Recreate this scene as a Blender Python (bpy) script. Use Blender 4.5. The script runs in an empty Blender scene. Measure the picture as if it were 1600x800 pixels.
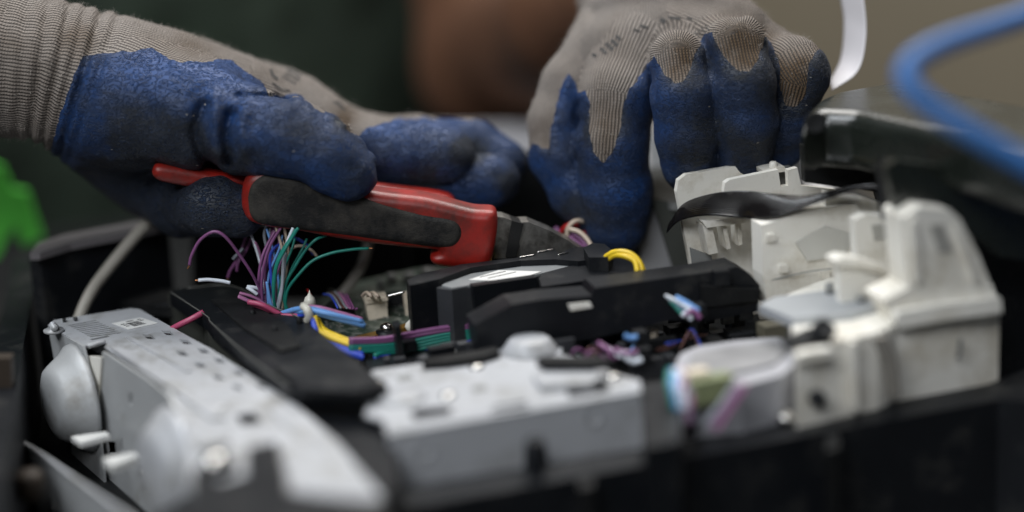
import bpy, bmesh, math, random
import numpy as np
from mathutils import Vector, Matrix
from mathutils.geometry import tessellate_polygon
from mathutils.bvhtree import BVHTree

# ------------------------------------------------------------------ camera, world, lamps, exposure
random.seed(7); RNG = np.random.RandomState(5)
sc = bpy.context.scene
COL = sc.collection
th = math.radians(16); ro = math.radians(3); FP = 70/36*1600; DF = .8
FWD = np.array([0, math.cos(th), -math.sin(th)]); U0 = np.array([0, math.sin(th), math.cos(th)]); XX = np.array([1., 0, 0])
RT = XX*math.cos(ro)-U0*math.sin(ro); UP = U0*math.cos(ro)+XX*math.sin(ro); CAM = -FWD*DF
cd = bpy.data.cameras.new('camera'); cam = bpy.data.objects.new('camera', cd); COL.objects.link(cam)
m3 = Matrix((RT, UP, -FWD)).transposed()
cam.matrix_world = Matrix.Translation(Vector(CAM)) @ m3.to_4x4()
cd.lens = 70; cd.sensor_width = 36; cd.clip_start = .01; cd.clip_end = 50
cd.dof.use_dof = True; cd.dof.focus_distance = .797; cd.dof.aperture_fstop = 1.75
sc.camera = cam
sc.view_settings.view_transform = 'Standard'; sc.view_settings.look = 'None'
sc.view_settings.gamma = 1; sc.view_settings.exposure = 0
wd = bpy.data.worlds.new('World'); sc.world = wd; wd.use_nodes = True
wd.node_tree.nodes['Background'].inputs[0].default_value = (.75, .85, 1, 1)
wd.node_tree.nodes['Background'].inputs[1].default_value = .022

def area(name, loc, aim, sx, sy, power, col):
    l = bpy.data.lights.new(name, 'AREA'); l.shape = 'RECTANGLE'; l.size = sx; l.size_y = sy
    l.energy = power; l.color = col
    o = bpy.data.objects.new(name, l); COL.objects.link(o); o.location = loc
    o.rotation_euler = (Vector(aim)-Vector(loc)).to_track_quat('-Z', 'Y').to_euler()
    return o
area('ceiling_or_fill_lamp', (.1, .5, 1.75), (0, .05, 0), 1.5, .4, 20, (1, .97, .93))
area('ceiling_or_fill_lamp', (-.9, -.3, 1.7), (-.05, 0, 0), 1.2, .4, 23, (.90, .95, 1))
area('ceiling_or_fill_lamp', (-.55, -1.45, 1.15), (0.05, 0, 0), 1.2, .5, 20, (.93, .96, 1))  # added soft fill from the front left, below ceiling height
area('ceiling_or_fill_lamp', (.45, 1.2, 1.7), (.15, 0, 0), 1.4, .6, 30, (1, .98, .95))  # added behind so the glossy lid and flat cable catch highlights

# ------------------------------------------------------------------ placing helpers (photo direction + a distance or height)
def ray(px, py): return FWD+RT*(px-800)/FP-UP*(py-400)/FP
def G(px, py, z):                      # where that direction meets the level z (mm)
    r = ray(px, py); return CAM+r*((z/1000-CAM[2])/r[2])
def F(px, py, y):                      # where it meets the upright plane Y=y (mm)
    r = ray(px, py); return CAM+r*((y/1000-CAM[1])/r[1])
def H(px, py, p, n):
    r = ray(px, py); return CAM+r*(np.dot(np.array(p)-CAM, n)/np.dot(r, n))
def proj(P):
    d = P-CAM; k = d@FWD
    return 800+FP*(d@RT)/k, 400-FP*(d@UP)/k, k

# ------------------------------------------------------------------ tagging and linking
def tag(o, label=None, cat=None, group=None, kind=None):
    if label: o['label'] = label
    if cat: o['category'] = cat
    if group: o['group'] = group
    if kind: o['kind'] = kind
    return o
def empty(name, loc, label=None, cat=None, group=None):
    o = bpy.data.objects.new(name, None); COL.objects.link(o); o.location = [float(c) for c in loc]
    o.empty_display_size = .02
    return tag(o, label, cat, group)
def link(name, me, mat, parent=None, smooth=False, autos=None):
    o = bpy.data.objects.new(name, me); COL.objects.link(o)
    if mat: me.materials.append(mat)
    if smooth: me.polygons.foreach_set('use_smooth', [True]*len(me.polygons))
    # put the origin at the middle of the piece
    n = len(me.vertices); co = np.empty(n*3, 'f'); me.vertices.foreach_get('co', co); co = co.reshape(-1, 3)
    c = (co.min(0)+co.max(0))/2; co -= c; me.vertices.foreach_set('co', co.ravel()); me.update()
    o.location = [float(x) for x in c]
    if parent:
        o.parent = parent
        l = Vector(o.location); pw = WORLD(parent); o.location = l-pw
    o['_w'] = 0; del o['_w']
    return o
def WORLD(o):
    l = Vector(o.location)
    while o.parent: o = o.parent; l = l+Vector(o.location)
    return l
def bm_obj(name, bm, mat, parent=None, bevel=0, smooth=False, seg=2):
    if bevel:
        seg = 6 if bevel > 4 else seg
        es = [e for e in bm.edges if len(e.link_faces) == 2 and e.calc_face_angle(0) > .6]
        bmesh.ops.bevel(bm, geom=es, offset=bevel/1000, segments=seg, profile=.6, affect='EDGES', clamp_overlap=True)
    bmesh.ops.recalc_face_normals(bm, faces=bm.faces)
    me = bpy.data.meshes.new(name); bm.to_mesh(me); bm.free()
    return link(name, me, mat, parent, smooth)

# ------------------------------------------------------------------ materials
def nodes(name):
    m = bpy.data.materials.new(name); m.use_nodes = True
    nt = m.node_tree; return m, nt, nt.nodes, nt.links, nt.nodes['Principled BSDF']
def M(name, col, rough=.5, metal=0, var=.15, vs=60, bump=.0, bs=600, dirt=None, ds=25, dth=.62, coat=0, spec=.5, aniso=None):
    m, nt, N, L, P = nodes(name)
    P.inputs['Roughness'].default_value = rough; P.inputs['Metallic'].default_value = metal
    P.inputs['Coat Weight'].default_value = coat; P.inputs['Specular IOR Level'].default_value = spec
    tc = N.new('ShaderNodeTexCoord')
    n1 = N.new('ShaderNodeTexNoise'); n1.inputs['Scale'].default_value = vs; n1.inputs['Detail'].default_value = 6
    L.new(tc.outputs['Object'], n1.inputs['Vector'])
    mx = N.new('ShaderNodeMix'); mx.data_type = 'RGBA'
    mx.inputs[6].default_value = (*[c*(1-var) for c in col], 1); mx.inputs[7].default_value = (*[min(1, c*(1+var)) for c in col], 1)
    L.new(n1.outputs['Fac'], mx.inputs[0]); out = mx.outputs[2]
    if dirt:
        n2 = N.new('ShaderNodeTexNoise'); n2.inputs['Scale'].default_value = ds; n2.inputs['Detail'].default_value = 9; n2.inputs['Roughness'].default_value = .7
        L.new(tc.outputs['Object'], n2.inputs['Vector'])
        rp = N.new('ShaderNodeValToRGB'); rp.color_ramp.elements[0].position = dth-.12; rp.color_ramp.elements[1].position = dth+.12
        L.new(n2.outputs['Fac'], rp.inputs[0])
        m2 = N.new('ShaderNodeMix'); m2.data_type = 'RGBA'; L.new(rp.outputs[0], m2.inputs[0]); L.new(out, m2.inputs[6])
        m2.inputs[7].default_value = (*dirt, 1); out = m2.outputs[2]
    L.new(out, P.inputs['Base Color'])
    mr = N.new('ShaderNodeMapRange'); mr.inputs[3].default_value = max(.02, rough-.1); mr.inputs[4].default_value = min(1, rough+.12)
    L.new(n1.outputs['Fac'], mr.inputs[0]); L.new(mr.outputs[0], P.inputs['Roughness'])
    if bump:
        n3 = N.new('ShaderNodeTexNoise'); n3.inputs['Scale'].default_value = bs; n3.inputs['Detail'].default_value = 4
        L.new(tc.outputs['Object'], n3.inputs['Vector'])
        b = N.new('ShaderNodeBump'); b.inputs['Strength'].default_value = bump; b.inputs['Distance'].default_value = .0006
        L.new(n3.outputs['Fac'], b.inputs['Height']); L.new(b.outputs[0], P.inputs['Normal'])
    return m
BLACK = M('black_plastic', (.007, .008, .010), .42, spec=.26, var=.3, bump=.25, bs=900, dirt=(.04, .039, .036), ds=60, dth=.66)
BLACKM = M('black_matte_plastic', (.007, .0075, .008), .62, spec=.25, var=.3, bump=.3, bs=1200, dirt=(.03, .03, .028), ds=80, dth=.66)
GLOSS = M('black_gloss_plastic', (.011, .014, .011), .26, spec=.8, var=.25, bump=.05, bs=300, dirt=(.035, .035, .033), ds=30, dth=.7)
DARKG = M('dark_grey_plastic', (.03, .032, .036), .5, var=.25, bump=.25, bs=900, dirt=(.07, .068, .062), ds=50, dth=.62)
STEEL = M('galvanised_steel', (.44, .45, .47), .42, metal=.2, var=.16, vs=60, bump=.15, bs=500, dirt=(.20, .19, .165), ds=48, dth=.61)
STEELD = M('dull_steel_side', (.42, .43, .435), .45, metal=.2, var=.14, vs=70, bump=.12, bs=400, dirt=(.22, .2, .17), ds=40, dth=.64)
CHROME = M('bright_steel', (.62, .6, .57), .2, metal=1, var=.1)
IVORY = M('ivory_plastic', (.84, .815, .745), .42, var=.07, bump=.12, bs=700, dirt=(.50, .45, .35), ds=34, dth=.60)
WHITEP = M('white_plastic', (.70, .70, .68), .4, var=.05, bump=.1, bs=700)
TABS = M('white_tab_plastic', (.62, .62, .60), .4, var=.06)
BEIGE = M('beige_nylon', (.72, .63, .50), .5, var=.08, bump=.15, bs=1500, dirt=(.5, .44, .34), ds=120, dth=.64)
GREYC = M('grey_cable_sheath', (.33, .31, .27), .5, var=.12, bump=.1, bs=900, dirt=(.15, .14, .12), ds=60)
BLUEC = M('blue_cable_sheath', (.030, .13, .36), .45, var=.12, bump=.1, bs=400)
REDH = M('red_handle_plastic', (.29, .012, .007), .4, var=.15, bump=.15, bs=700, dirt=(.07, .014, .010), ds=42, dth=.56)
GRIP = M('black_rubber_grip', (.008, .008, .008), .6, spec=.3, var=.3, bump=.5, bs=1700, dirt=(.05, .045, .038), ds=60, dth=.55)
JAW = M('worn_tool_steel', (.30, .29, .27), .38, metal=.8, var=.25, bump=.25, bs=500, dirt=(.05, .045, .038), ds=70, dth=.55)
PCB = M('circuit_board_green', (.035, .06, .045), .35, var=.5, vs=250, bump=.3, bs=900, dirt=(.34, .34, .30), ds=160, dth=.6)
GOLD = M('amber_board_edge', (.30, .16, .03), .35, metal=.3, var=.3)
GLUE = M('hot_glue', (.62, .6, .52), .35, var=.1, coat=.3)
PAPER = M('sticker_paper', (.62, .62, .6), .55, var=.04)
INK = M('black_ink', (.03, .03, .033), .6)
SHIRT = M('dark_green_cotton', (.020, .032, .019), .9, var=.5, vs=14, bump=.5, bs=900)
SKIN = M('brown_skin', (.105, .042, .017), .85, var=.2, vs=40, bump=.2, bs=700)
WALLM = M('taupe_wall_paint', (.31, .265, .19), .85, var=.08, vs=5, bump=.1, bs=80)
TABLEM = M('dark_table_top', (.035, .036, .035), .5, var=.3, bump=.1, bs=200)
PALE = M('pale_grey_cover', (.45, .44, .45), .5, var=.05)
NEON = M('bright_green_plastic', (.10, .55, .06), .5, var=.2)
GREYP = M('grey_painted_metal', (.22, .225, .22), .45, var=.1, bump=.1, bs=500, dirt=(.14, .135, .12), ds=40)
SILVER = M('motor_can_metal', (.36, .36, .37), .38, metal=.6, var=.1)
RUSTM = M('brown_oxide', (.03, .02, .012), .6, var=.4)
WIREC = {k: M(k+'_wire_insulation', c, .4, var=.08, vs=300) for k, c in dict(
    purple=(.20, .07, .18), mauve=(.34, .13, .26), green=(.012, .20, .155), blue=(.03, .07, .48), sky=(.13, .30, .62),
    white=(.62, .66, .72), cream=(.52, .42, .33), yellow=(.72, .50, .02), pink=(.38, .06, .13), grey=(.22, .24, .27), red=(.45, .02, .02), brown=(.10, .04, .03)).items()}

# ------------------------------------------------------------------ mesh helpers
def solid(name, top, bot, mat, parent, bevel=.5):
    bm = bmesh.new(); n = len(top)
    a = [bm.verts.new(tuple(p)) for p in top]; b = [bm.verts.new(tuple(p)) for p in bot]
    bm.faces.new(a); bm.faces.new(b[::-1])
    for i in range(n): bm.faces.new((a[i], b[i], b[(i+1) % n], a[(i+1) % n]))
    return bm_obj(name, bm, mat, parent, bevel)
def prism(name, px, ztop, zbot, mat, parent, bevel=.5):
    t = [G(x, y, ztop) for x, y in px]; b = [p*[1, 1, 0]+[0, 0, zbot/1000] for p in t]
    return solid(name, t, b, mat, parent, bevel)
def slab(name, px, at, yaw, thick, mat, parent, bevel=.5):
    """an upright plate seen face on: at = a point on its face, thickness goes away from the viewer"""
    y = math.radians(yaw); n = np.array([-math.sin(y), math.cos(y), 0])
    t = [H(a, b, at, n) for a, b in px]; bk = [p+n*thick/1000 for p in t]
    return solid(name, t, bk, mat, parent, bevel)
def holed(name, outer, holes, z, thick, mat, parent, plane=None):
    """sheet with real openings; plane=None lies level at z, else (point, normal)"""
    f = (lambda a, b: G(a, b, z)) if plane is None else (lambda a, b: H(a, b, *plane))
    d = np.array([0, 0, -1.]) if plane is None else np.array(plane[1])
    loops = [[Vector(f(*p)) for p in l] for l in [outer]+holes]
    tris = tessellate_polygon(loops); pts = [p for l in loops for p in l]
    bm = bmesh.new(); a = [bm.verts.new(p) for p in pts]; b = [bm.verts.new(p+Vector(d*thick/1000)) for p in pts]
    for t in tris:
        try: bm.faces.new([a[i] for i in t]); bm.faces.new([b[i] for i in t][::-1])
        except ValueError: pass
    k = 0
    for l in loops:
        n = len(l)
        for i in range(n):
            p, q = k+i, k+(i+1) % n
            bm.faces.new((a[p], b[p], b[q], a[q]))
        k += n
    return bm_obj(name, bm, mat, parent)
def spline(P, n=8):
    P = np.array(P, float); Q = np.vstack([2*P[0]-P[1], P, 2*P[-1]-P[-2]]); out = []
    for i in range(len(P)-1):
        a, b, c, d = Q[i:i+4]
        for t in np.linspace(0, 1, n, endpoint=False):
            out.append(.5*((2*b)+(-a+c)*t+(2*a-5*b+4*c-d)*t*t+(-a+3*b-3*c+d)*t**3))
    out.append(P[-1]); return np.array(out)
def tube(name, pts, r, mat, parent=None, n=8, seg=8, spl=True, taper=None):
    C = spline(pts, n) if spl else np.array(pts, float)
    T = np.gradient(C, axis=0); T /= np.linalg.norm(T, axis=1)[:, None]+1e-12
    u = np.cross(T[0], [.3, .2, 1.]); u /= np.linalg.norm(u); V = []; m = len(C)
    for i in range(m):
        u = u-T[i]*(u@T[i]); u /= np.linalg.norm(u); w = np.cross(T[i], u)
        rr = r/1000*(taper[min(len(taper)-1, int(i/m*len(taper)))] if taper else 1)
        for k in range(seg):
            a = 2*math.pi*k/seg; V.append(C[i]+rr*(u*math.cos(a)+w*math.sin(a)))
    Fc = [(i*seg+k, i*seg+(k+1) % seg, (i+1)*seg+(k+1) % seg, (i+1)*seg+k) for i in range(m-1) for k in range(seg)]
    Fc += [tuple(range(seg))[::-1], tuple((m-1)*seg+k for k in range(seg))]
    me = bpy.data.meshes.new(name); me.from_pydata([tuple(v) for v in V], [], Fc); me.update()
    return link(name, me, mat, parent, smooth=True)
def lathe(name, prof, base, axis, mat, parent, seg=32, smooth=True):
    """prof = (radius mm, distance along axis mm)"""
    ax = np.array(axis, float); ax /= np.linalg.norm(ax); u = np.cross(ax, [.31, .17, .93]); u /= np.linalg.norm(u); w = np.cross(ax, u)
    V = []; m = len(prof)
    for r, h in prof:
        for k in range(seg):
            a = 2*math.pi*k/seg; V.append(np.array(base)+ax*h/1000+r/1000*(u*math.cos(a)+w*math.sin(a)))
    Fc = [(i*seg+k, i*seg+(k+1) % seg, (i+1)*seg+(k+1) % seg, (i+1)*seg+k) for i in range(m-1) for k in range(seg)]
    Fc += [tuple(range(seg))[::-1], tuple((m-1)*seg+k for k in range(seg))]
    me = bpy.data.meshes.new(name); me.from_pydata([tuple(v) for v in V], [], Fc); me.update()
    o = link(name, me, mat, parent)
    if smooth:
        me.polygons.foreach_set('use_smooth', [len(p.vertices) == 4 for p in me.polygons])
    return o
def boxat(name, c, sx, sy, sz, yaw, mat, parent, bevel=.3):
    """box with its top centre at c, sizes in mm"""
    y = math.radians(yaw); U = np.array([math.cos(y), math.sin(y), 0]); Vv = np.array([-math.sin(y), math.cos(y), 0]); c = np.array(c)
    t = [c+U*a*sx/2000+Vv*b*sy/2000 for a, b in ((-1, -1), (1, -1), (1, 1), (-1, 1))]
    return solid(name, t, [p-np.array([0, 0, sz/1000]) for p in t], mat, parent, bevel)

# ------------------------------------------------------------------ implicit shapes (gloves, arm, handles)
def noise3(P, s, seed):
    r = np.random.RandomState(seed); T = r.rand(32, 32, 32).astype('f'); q = P*s+100; i = np.floor(q).astype(int); f = (q-i).astype('f'); f = f*f*(3-2*f)
    out = 0
    for a in (0, 1):
        for b in (0, 1):
            for c in (0, 1):
                w = (f[:, 0] if a else 1-f[:, 0])*(f[:, 1] if b else 1-f[:, 1])*(f[:, 2] if c else 1-f[:, 2])
                out = out+w*T[(i[:, 0]+a) % 32, (i[:, 1]+b) % 32, (i[:, 2]+c) % 32]
    return out*2-1
def fbm(P, s, seed): return (noise3(P, s, seed)+.5*noise3(P, s*2.1, seed+1)+.25*noise3(P, s*4.3, seed+2))/1.4
def smin(a, b, k):
    h = np.clip(.5+.5*(b-a)/k, 0, 1); return b*(1-h)+a*h-k*h*(1-h)
def capsule(P, a, b, ra, rb):
    ab = b-a; t = np.clip((P-a)@ab/(ab@ab+1e-12), 0, 1); return np.linalg.norm(P-a-t[:, None]*ab, axis=1)-(ra+(rb-ra)*t)
def surface_nets(V, o, h):
    nx, ny, nz = V.shape; S = V < 0
    c = [S[i:nx-1+i, j:ny-1+j, k:nz-1+k] for i in (0, 1) for j in (0, 1) for k in (0, 1)]
    tot = sum(x.astype('i1') for x in c); act = (tot > 0) & (tot < 8)
    I = np.argwhere(act); idx = -np.ones(act.shape, int); idx[act] = np.arange(len(I))
    acc = np.zeros((len(I), 3)); cnt = np.zeros(len(I))
    cor = [(i, j, k) for i in (0, 1) for j in (0, 1) for k in (0, 1)]
    vals = {q: V[I[:, 0]+q[0], I[:, 1]+q[1], I[:, 2]+q[2]] for q in cor}
    for q in cor:
        for ax in range(3):
            if q[ax] == 0:
                r = list(q); r[ax] = 1; r = tuple(r); a, b = vals[q], vals[r]; m = (a < 0) != (b < 0)
                t = a/(a-b+1e-20); p = np.array(q, float)[None]+np.zeros((len(I), 3)); p[:, ax] += t
                acc[m] += p[m]; cnt[m] += 1
    P = (I+acc/np.maximum(cnt, 1)[:, None])*h+o
    faces = []
    for ax in range(3):
        a1, a2 = (ax+1) % 3, (ax+2) % 3
        s0 = [slice(None)]*3; s1 = [slice(None)]*3; s0[ax] = slice(0, -1); s1[ax] = slice(1, None)
        A = S[tuple(s0)]; B = S[tuple(s1)]
        E = np.argwhere(A != B); E = E[(E[:, a1] > 0) & (E[:, a2] > 0) & (E[:, a1] < V.shape[a1]-1) & (E[:, a2] < V.shape[a2]-1)]
        ins = A[E[:, 0], E[:, 1], E[:, 2]]
        def cell(d1, d2):
            Q = E.copy(); Q[:, a1] -= d1; Q[:, a2] -= d2; return idx[Q[:, 0], Q[:, 1], Q[:, 2]]
        q = np.stack([cell(1, 1), cell(0, 1), cell(0, 0), cell(1, 0)], 1)
        q[~ins] = q[~ins][:, ::-1]; faces.append(q)
    Fq = np.vstack(faces); return P, Fq[(Fq >= 0).all(1)]
def implicit(fn, lo, hi, h, refine=None, band=.004):
    lo = np.array(lo); hi = np.array(hi); n = np.ceil((hi-lo)/h).astype(int)+1
    g = np.stack(np.meshgrid(*[lo[i]+np.arange(n[i])*h for i in range(3)], indexing='ij'), -1).reshape(-1, 3).astype('f')
    d = np.empty(len(g), 'f')
    for s in range(0, len(g), 400000): d[s:s+400000] = fn(g[s:s+400000])
    if refine is not None:
        w = np.abs(d) < band; d[w] = refine(g[w], d[w])
    return surface_nets(d.reshape(n), lo, h)
def mesh_np(name, P, Fq):
    me = bpy.data.meshes.new(name); me.vertices.add(len(P)); me.vertices.foreach_set('co', P.astype('f').ravel())
    k = Fq.shape[1]; me.loops.add(Fq.size); me.loops.foreach_set('vertex_index', Fq.astype('i').ravel())
    me.polygons.add(len(Fq)); me.polygons.foreach_set('loop_start', (np.arange(len(Fq))*k).astype('i')); me.polygons.foreach_set('loop_total', np.full(len(Fq), k, 'i'))
    me.update(calc_edges=True); me.validate(); return me
def poly_sd(X, Y, poly):
    """signed distance to a polygon (negative inside) and the nearest point on it"""
    p = np.array(poly, float); n = len(p); best = np.full(X.shape, 1e9); nx = np.zeros(X.shape); ny = np.zeros(X.shape); ins = np.zeros(X.shape, bool)
    for i in range(n):
        a = p[i]; b = p[(i+1) % n]; e = b-a; t = np.clip(((X-a[0])*e[0]+(Y-a[1])*e[1])/(e@e+1e-12), 0, 1)
        qx = a[0]+t*e[0]; qy = a[1]+t*e[1]; d = np.hypot(X-qx, Y-qy); m = d < best
        best = np.where(m, d, best); nx = np.where(m, qx, nx); ny = np.where(m, qy, ny)
        c = (a[1] > Y) != (b[1] > Y)
        ins ^= c & (X < (b[0]-a[0])*(Y-a[1])/(b[1]-a[1]+1e-12)+a[0])
    return np.where(ins, -best, best), nx, ny
def bar(name, px, y0, half, rnd, mat, parent, h=.0009, yaw=0, smooth_poly=True, extra=None):
    """soft-edged bar with the outline px, centred on the upright plane Y=y0, turned by yaw about its left end"""
    q = spline(px+[px[0]], 4)[:-1] if smooth_poly else px
    W = np.array([F(a, b, y0) for a, b in q]); c0 = W[W[:, 0].argmin()]; k = math.tan(math.radians(yaw))
    poly = W[:, [0, 2]]
    def fn(P):
        d2, _, _ = poly_sd(P[:, 0], P[:, 2], poly); d2 = d2+rnd/1000
        yc = y0/1000+(P[:, 0]-c0[0])*k
        dy = np.abs(P[:, 1]-yc)-(half-rnd)/1000
        d = np.minimum(np.maximum(d2, dy), 0)+np.hypot(np.maximum(d2, 0), np.maximum(dy, 0))-rnd/1000
        return extra(P, d) if extra else d
    ys = [y0/1000, y0/1000+(W[:, 0].max()-c0[0])*k]
    lo = [W[:, 0].min()-.003, min(ys)-half/1000-.003, W[:, 2].min()-.003]; hi = [W[:, 0].max()+.003, max(ys)+half/1000+.003, W[:, 2].max()+.003]
    P, Fq = implicit(fn, lo, hi, h)
    return link(name, mesh_np(name, P, Fq), mat, parent, smooth=True)

# ================================================================== the setting
def big(name, c, s, mat):
    bm = bmesh.new(); bmesh.ops.create_cube(bm, size=1)
    for v in bm.verts: v.co = Vector((v.co.x*s[0]+c[0], v.co.y*s[1]+c[1], v.co.z*s[2]+c[2]))
    return tag(bm_obj(name, bm, mat), kind='structure')
big('wall', (0, 1.75, .4), (5, .1, 3.2), WALLM)
big('floor', (0, .2, -.95), (5, 4, .1), TABLEM)
t = big('work_table', (.05, -.06, -.155), (1.5, .78, .04), TABLEM); t['kind'] = ''; del t['kind']
tag(t, 'dark table top under the opened printer', 'table')

# pale cover lying behind the printer
t = empty('pale_panel', (0.08, .29, -.135), 'pale grey plastic cover lying behind the printer, seen between the two gloves', 'cover')
solid('panel_top', [F(672, 196, 330), F(1300, 190, 330), F(1300, 330, 200), F(1012, 262, 270), F(672, 226, 290)],
      [F(672, 196, 330)-[0, 0, .03], F(1300, 190, 330)-[0, 0, .03], F(1300, 330, 200)-[0, 0, .03], F(1012, 262, 270)-[0, 0, .03], F(672, 226, 290)-[0, 0, .03]], PALE, t, 1)
t2 = empty('white_card', (.08, .2, -.135), 'bright white sheet standing behind the right glove, glimpsed between its fingers', 'panel')
slab('sheet', [(1010, 205), (1262, 205), (1262, 330), (1010, 330)], F(1100, 300, 170), 0, 2, M('bright_white_card', (.85, .85, .85), .5, var=.02), t2, .3)

# ================================================================== the person: arms and shirt behind, both gloves
person = empty('person', (-.2, .55, -.14), 'person in dark green shirt and blue coated work gloves, leaning over the opened printer', 'person')
def J(px, py, y): return F(px, py, y)
def R(rpx, P): return rpx/FP*((P-CAM)@FWD)
def body_mesh(name, chains, lo, hi, h, mat, k=.02, seed=3, amp=.002, sc_=25):
    S = []
    for ch in chains:
        for a, b in zip(ch[:-1], ch[1:]): S.append((np.array(a[:3], float), np.array(b[:3], float), a[3], b[3]))
    def fn(P):
        d = None
        for a, b, ra, rb in S:
            e = capsule(P, a, b, ra, rb); d = e if d is None else smin(d, e, k)
        return d+amp*fbm(P, sc_, seed)
    P, Fq = implicit(fn, lo, hi, h)
    return link(name, mesh_np(name, P, Fq), mat, person, smooth=True)
wl = J(-70, 95, 46); wr = J(1035, -40, 112)
el = F(795, 78, 420)
body_mesh('body', [
    [(-.42, .50, .62, .07), (-.50, .42, .30, .055), (-.46, .22, .13, .045), (*wl, .021), (*(wl+[.02, .0, -.002]), .015)],
    [(-.12, .62, .60, .07), (-.075, .55, .42, .06), (*F(800, -60, 455), .060), (*el, .049), (*(el*.45+wr*.55), .036), (*wr, .022), (*(wr+[0, -.01, -.008]), .018)],
    [(*F(775, 112, 425), .043), (*F(868, 100, 400), .045)], [(-.42, .55, .60, .07), (-.25, .60, .62, .09), (-.12, .62, .60, .07)], [(-.25, .60, .1, .12), (-.25, .60, .62, .1), (-.25, .58, .72, .055)],
    [(-.25, .565, .80, .088), (-.25, .56, .84, .09)]],
    (-.65, .0, -.1), (.2, .78, .96), .006, SKIN, amp=.0008)
body_mesh('shirt', [
    [(-.36, .56, -.1, .12), (-.35, .57, .25, .13), (-.34, .6, .58, .10)], [(-.19, .54, -.1, .13), (-.19, .56, .25, .135), (-.20, .6, .58, .11)],
    [(-.15, .54, -.1, .118), (-.14, .56, .2, .118), (-.17, .6, .5, .10)], [(-.36, .56, .60, .085), (-.44, .5, .48, .08), (-.48, .44, .38, .07)], [(-.16, .62, .60, .09), (-.125, .6, .5, .08)]],
    (-.66, .36, -.35), (.06, .8, .75), .007, SHIRT, amp=.011, sc_=17)
body_mesh('hair', [[(-.25, .585, .855, .09), (-.25, .6, .83, .092)]], (-.4, .45, .7), (-.1, .75, 1.0), .008, M('black_hair', (.01, .008, .007), .7, bump=.6, bs=500), amp=.004, sc_=60)

# --- glove materials
def knit_mat():
    m, nt, N, L, P = nodes('grey_cotton_knit'); P.inputs['Roughness'].default_value = .95; P.inputs['Specular IOR Level'].default_value = .15
    P.inputs['Sheen Weight'].default_value = .12; P.inputs['Sheen Roughness'].default_value = .6
    uv = N.new('ShaderNodeUVMap'); uv.uv_map = 'knit'
    tc = N.new('ShaderNodeTexCoord')
    nz = N.new('ShaderNodeTexNoise'); nz.inputs['Scale'].default_value = 180; nz.inputs['Detail'].default_value = 2; L.new(tc.outputs['Object'], nz.inputs[0])
    sx = N.new('ShaderNodeSeparateXYZ'); L.new(uv.outputs[0], sx.inputs[0])
    def ma(op, a, b=None, c=None):
        n = N.new('ShaderNodeMath'); n.operation = op
        for i, v in enumerate((a, b, c)):
            if v is None: continue
            if isinstance(v, (int, float)): n.inputs[i].default_value = v
            else: L.new(v, n.inputs[i])
        return n.outputs[0]
    nf = ma('SUBTRACT', nz.outputs['Fac'], .5)
    lo_ = N.new('ShaderNodeTexNoise'); lo_.inputs['Scale'].default_value = 38; lo_.inputs['Detail'].default_value = 2; L.new(tc.outputs['Object'], lo_.inputs[0])
    nf = ma('ADD', nf, ma('MULTIPLY', ma('SUBTRACT', lo_.outputs['Fac'], .5), 1.3))
    u = ma('ADD', ma('DIVIDE', sx.outputs[0], .00135), ma('MULTIPLY', nf, .5))
    v = ma('ADD', ma('DIVIDE', sx.outputs[1], .00115), ma('MULTIPLY', nf, .8))
    tri = ma('MULTIPLY', ma('ABSOLUTE', ma('SUBTRACT', ma('FRACT', u), .5)), 2)      # 0 middle, 1 groove
    col = ma('SUBTRACT', 1, ma('POWER', tri, 2.2))
    row = ma('ADD', ma('MULTIPLY', ma('SINE', ma('MULTIPLY', ma('ADD', v, ma('MULTIPLY', tri, .55)), 6.2832)), .5), .5)
    fine = N.new('ShaderNodeTexNoise'); fine.inputs['Scale'].default_value = 2600; fine.inputs['Detail'].default_value = 3; L.new(tc.outputs['Object'], fine.inputs[0])
    hgt = ma('ADD', ma('MULTIPLY', col, ma('ADD', .72, ma('MULTIPLY', row, .28))), ma('MULTIPLY', fine.outputs['Fac'], .45))
    b = N.new('ShaderNodeBump'); b.inputs['Strength'].default_value = 1; b.inputs['Distance'].default_value = .0009
    L.new(hgt, b.inputs['Height']); L.new(b.outputs[0], P.inputs['Normal'])
    c1 = N.new('ShaderNodeMix'); c1.data_type = 'RGBA'; c1.inputs[6].default_value = (.030, .024, .018, 1); c1.inputs[7].default_value = (.38, .335, .30, 1)
    L.new(ma('POWER', ma('MULTIPLY', hgt, .82), 1.3), c1.inputs[0])
    big = N.new('ShaderNodeTexNoise'); big.inputs['Scale'].default_value = 28; big.inputs['Detail'].default_value = 7; L.new(tc.outputs['Object'], big.inputs[0])
    rp = N.new('ShaderNodeValToRGB'); rp.color_ramp.elements[0].position = .42; rp.color_ramp.elements[1].position = .66; L.new(big.outputs['Fac'], rp.inputs[0])
    wear = N.new('ShaderNodeAttribute'); wear.attribute_name = 'wear'
    f = ma('MINIMUM', ma('ADD', ma('MULTIPLY', rp.outputs[0], .36), wear.outputs['Fac']), 1)
    c2 = N.new('ShaderNodeMix'); c2.data_type = 'RGBA'; c2.blend_type = 'MULTIPLY'; L.new(f, c2.inputs[0]); L.new(c1.outputs[2], c2.inputs[6]); c2.inputs[7].default_value = (.36, .265, .165, 1)
    L.new(c2.outputs[2], P.inputs['Base Color'])
    return m
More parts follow.
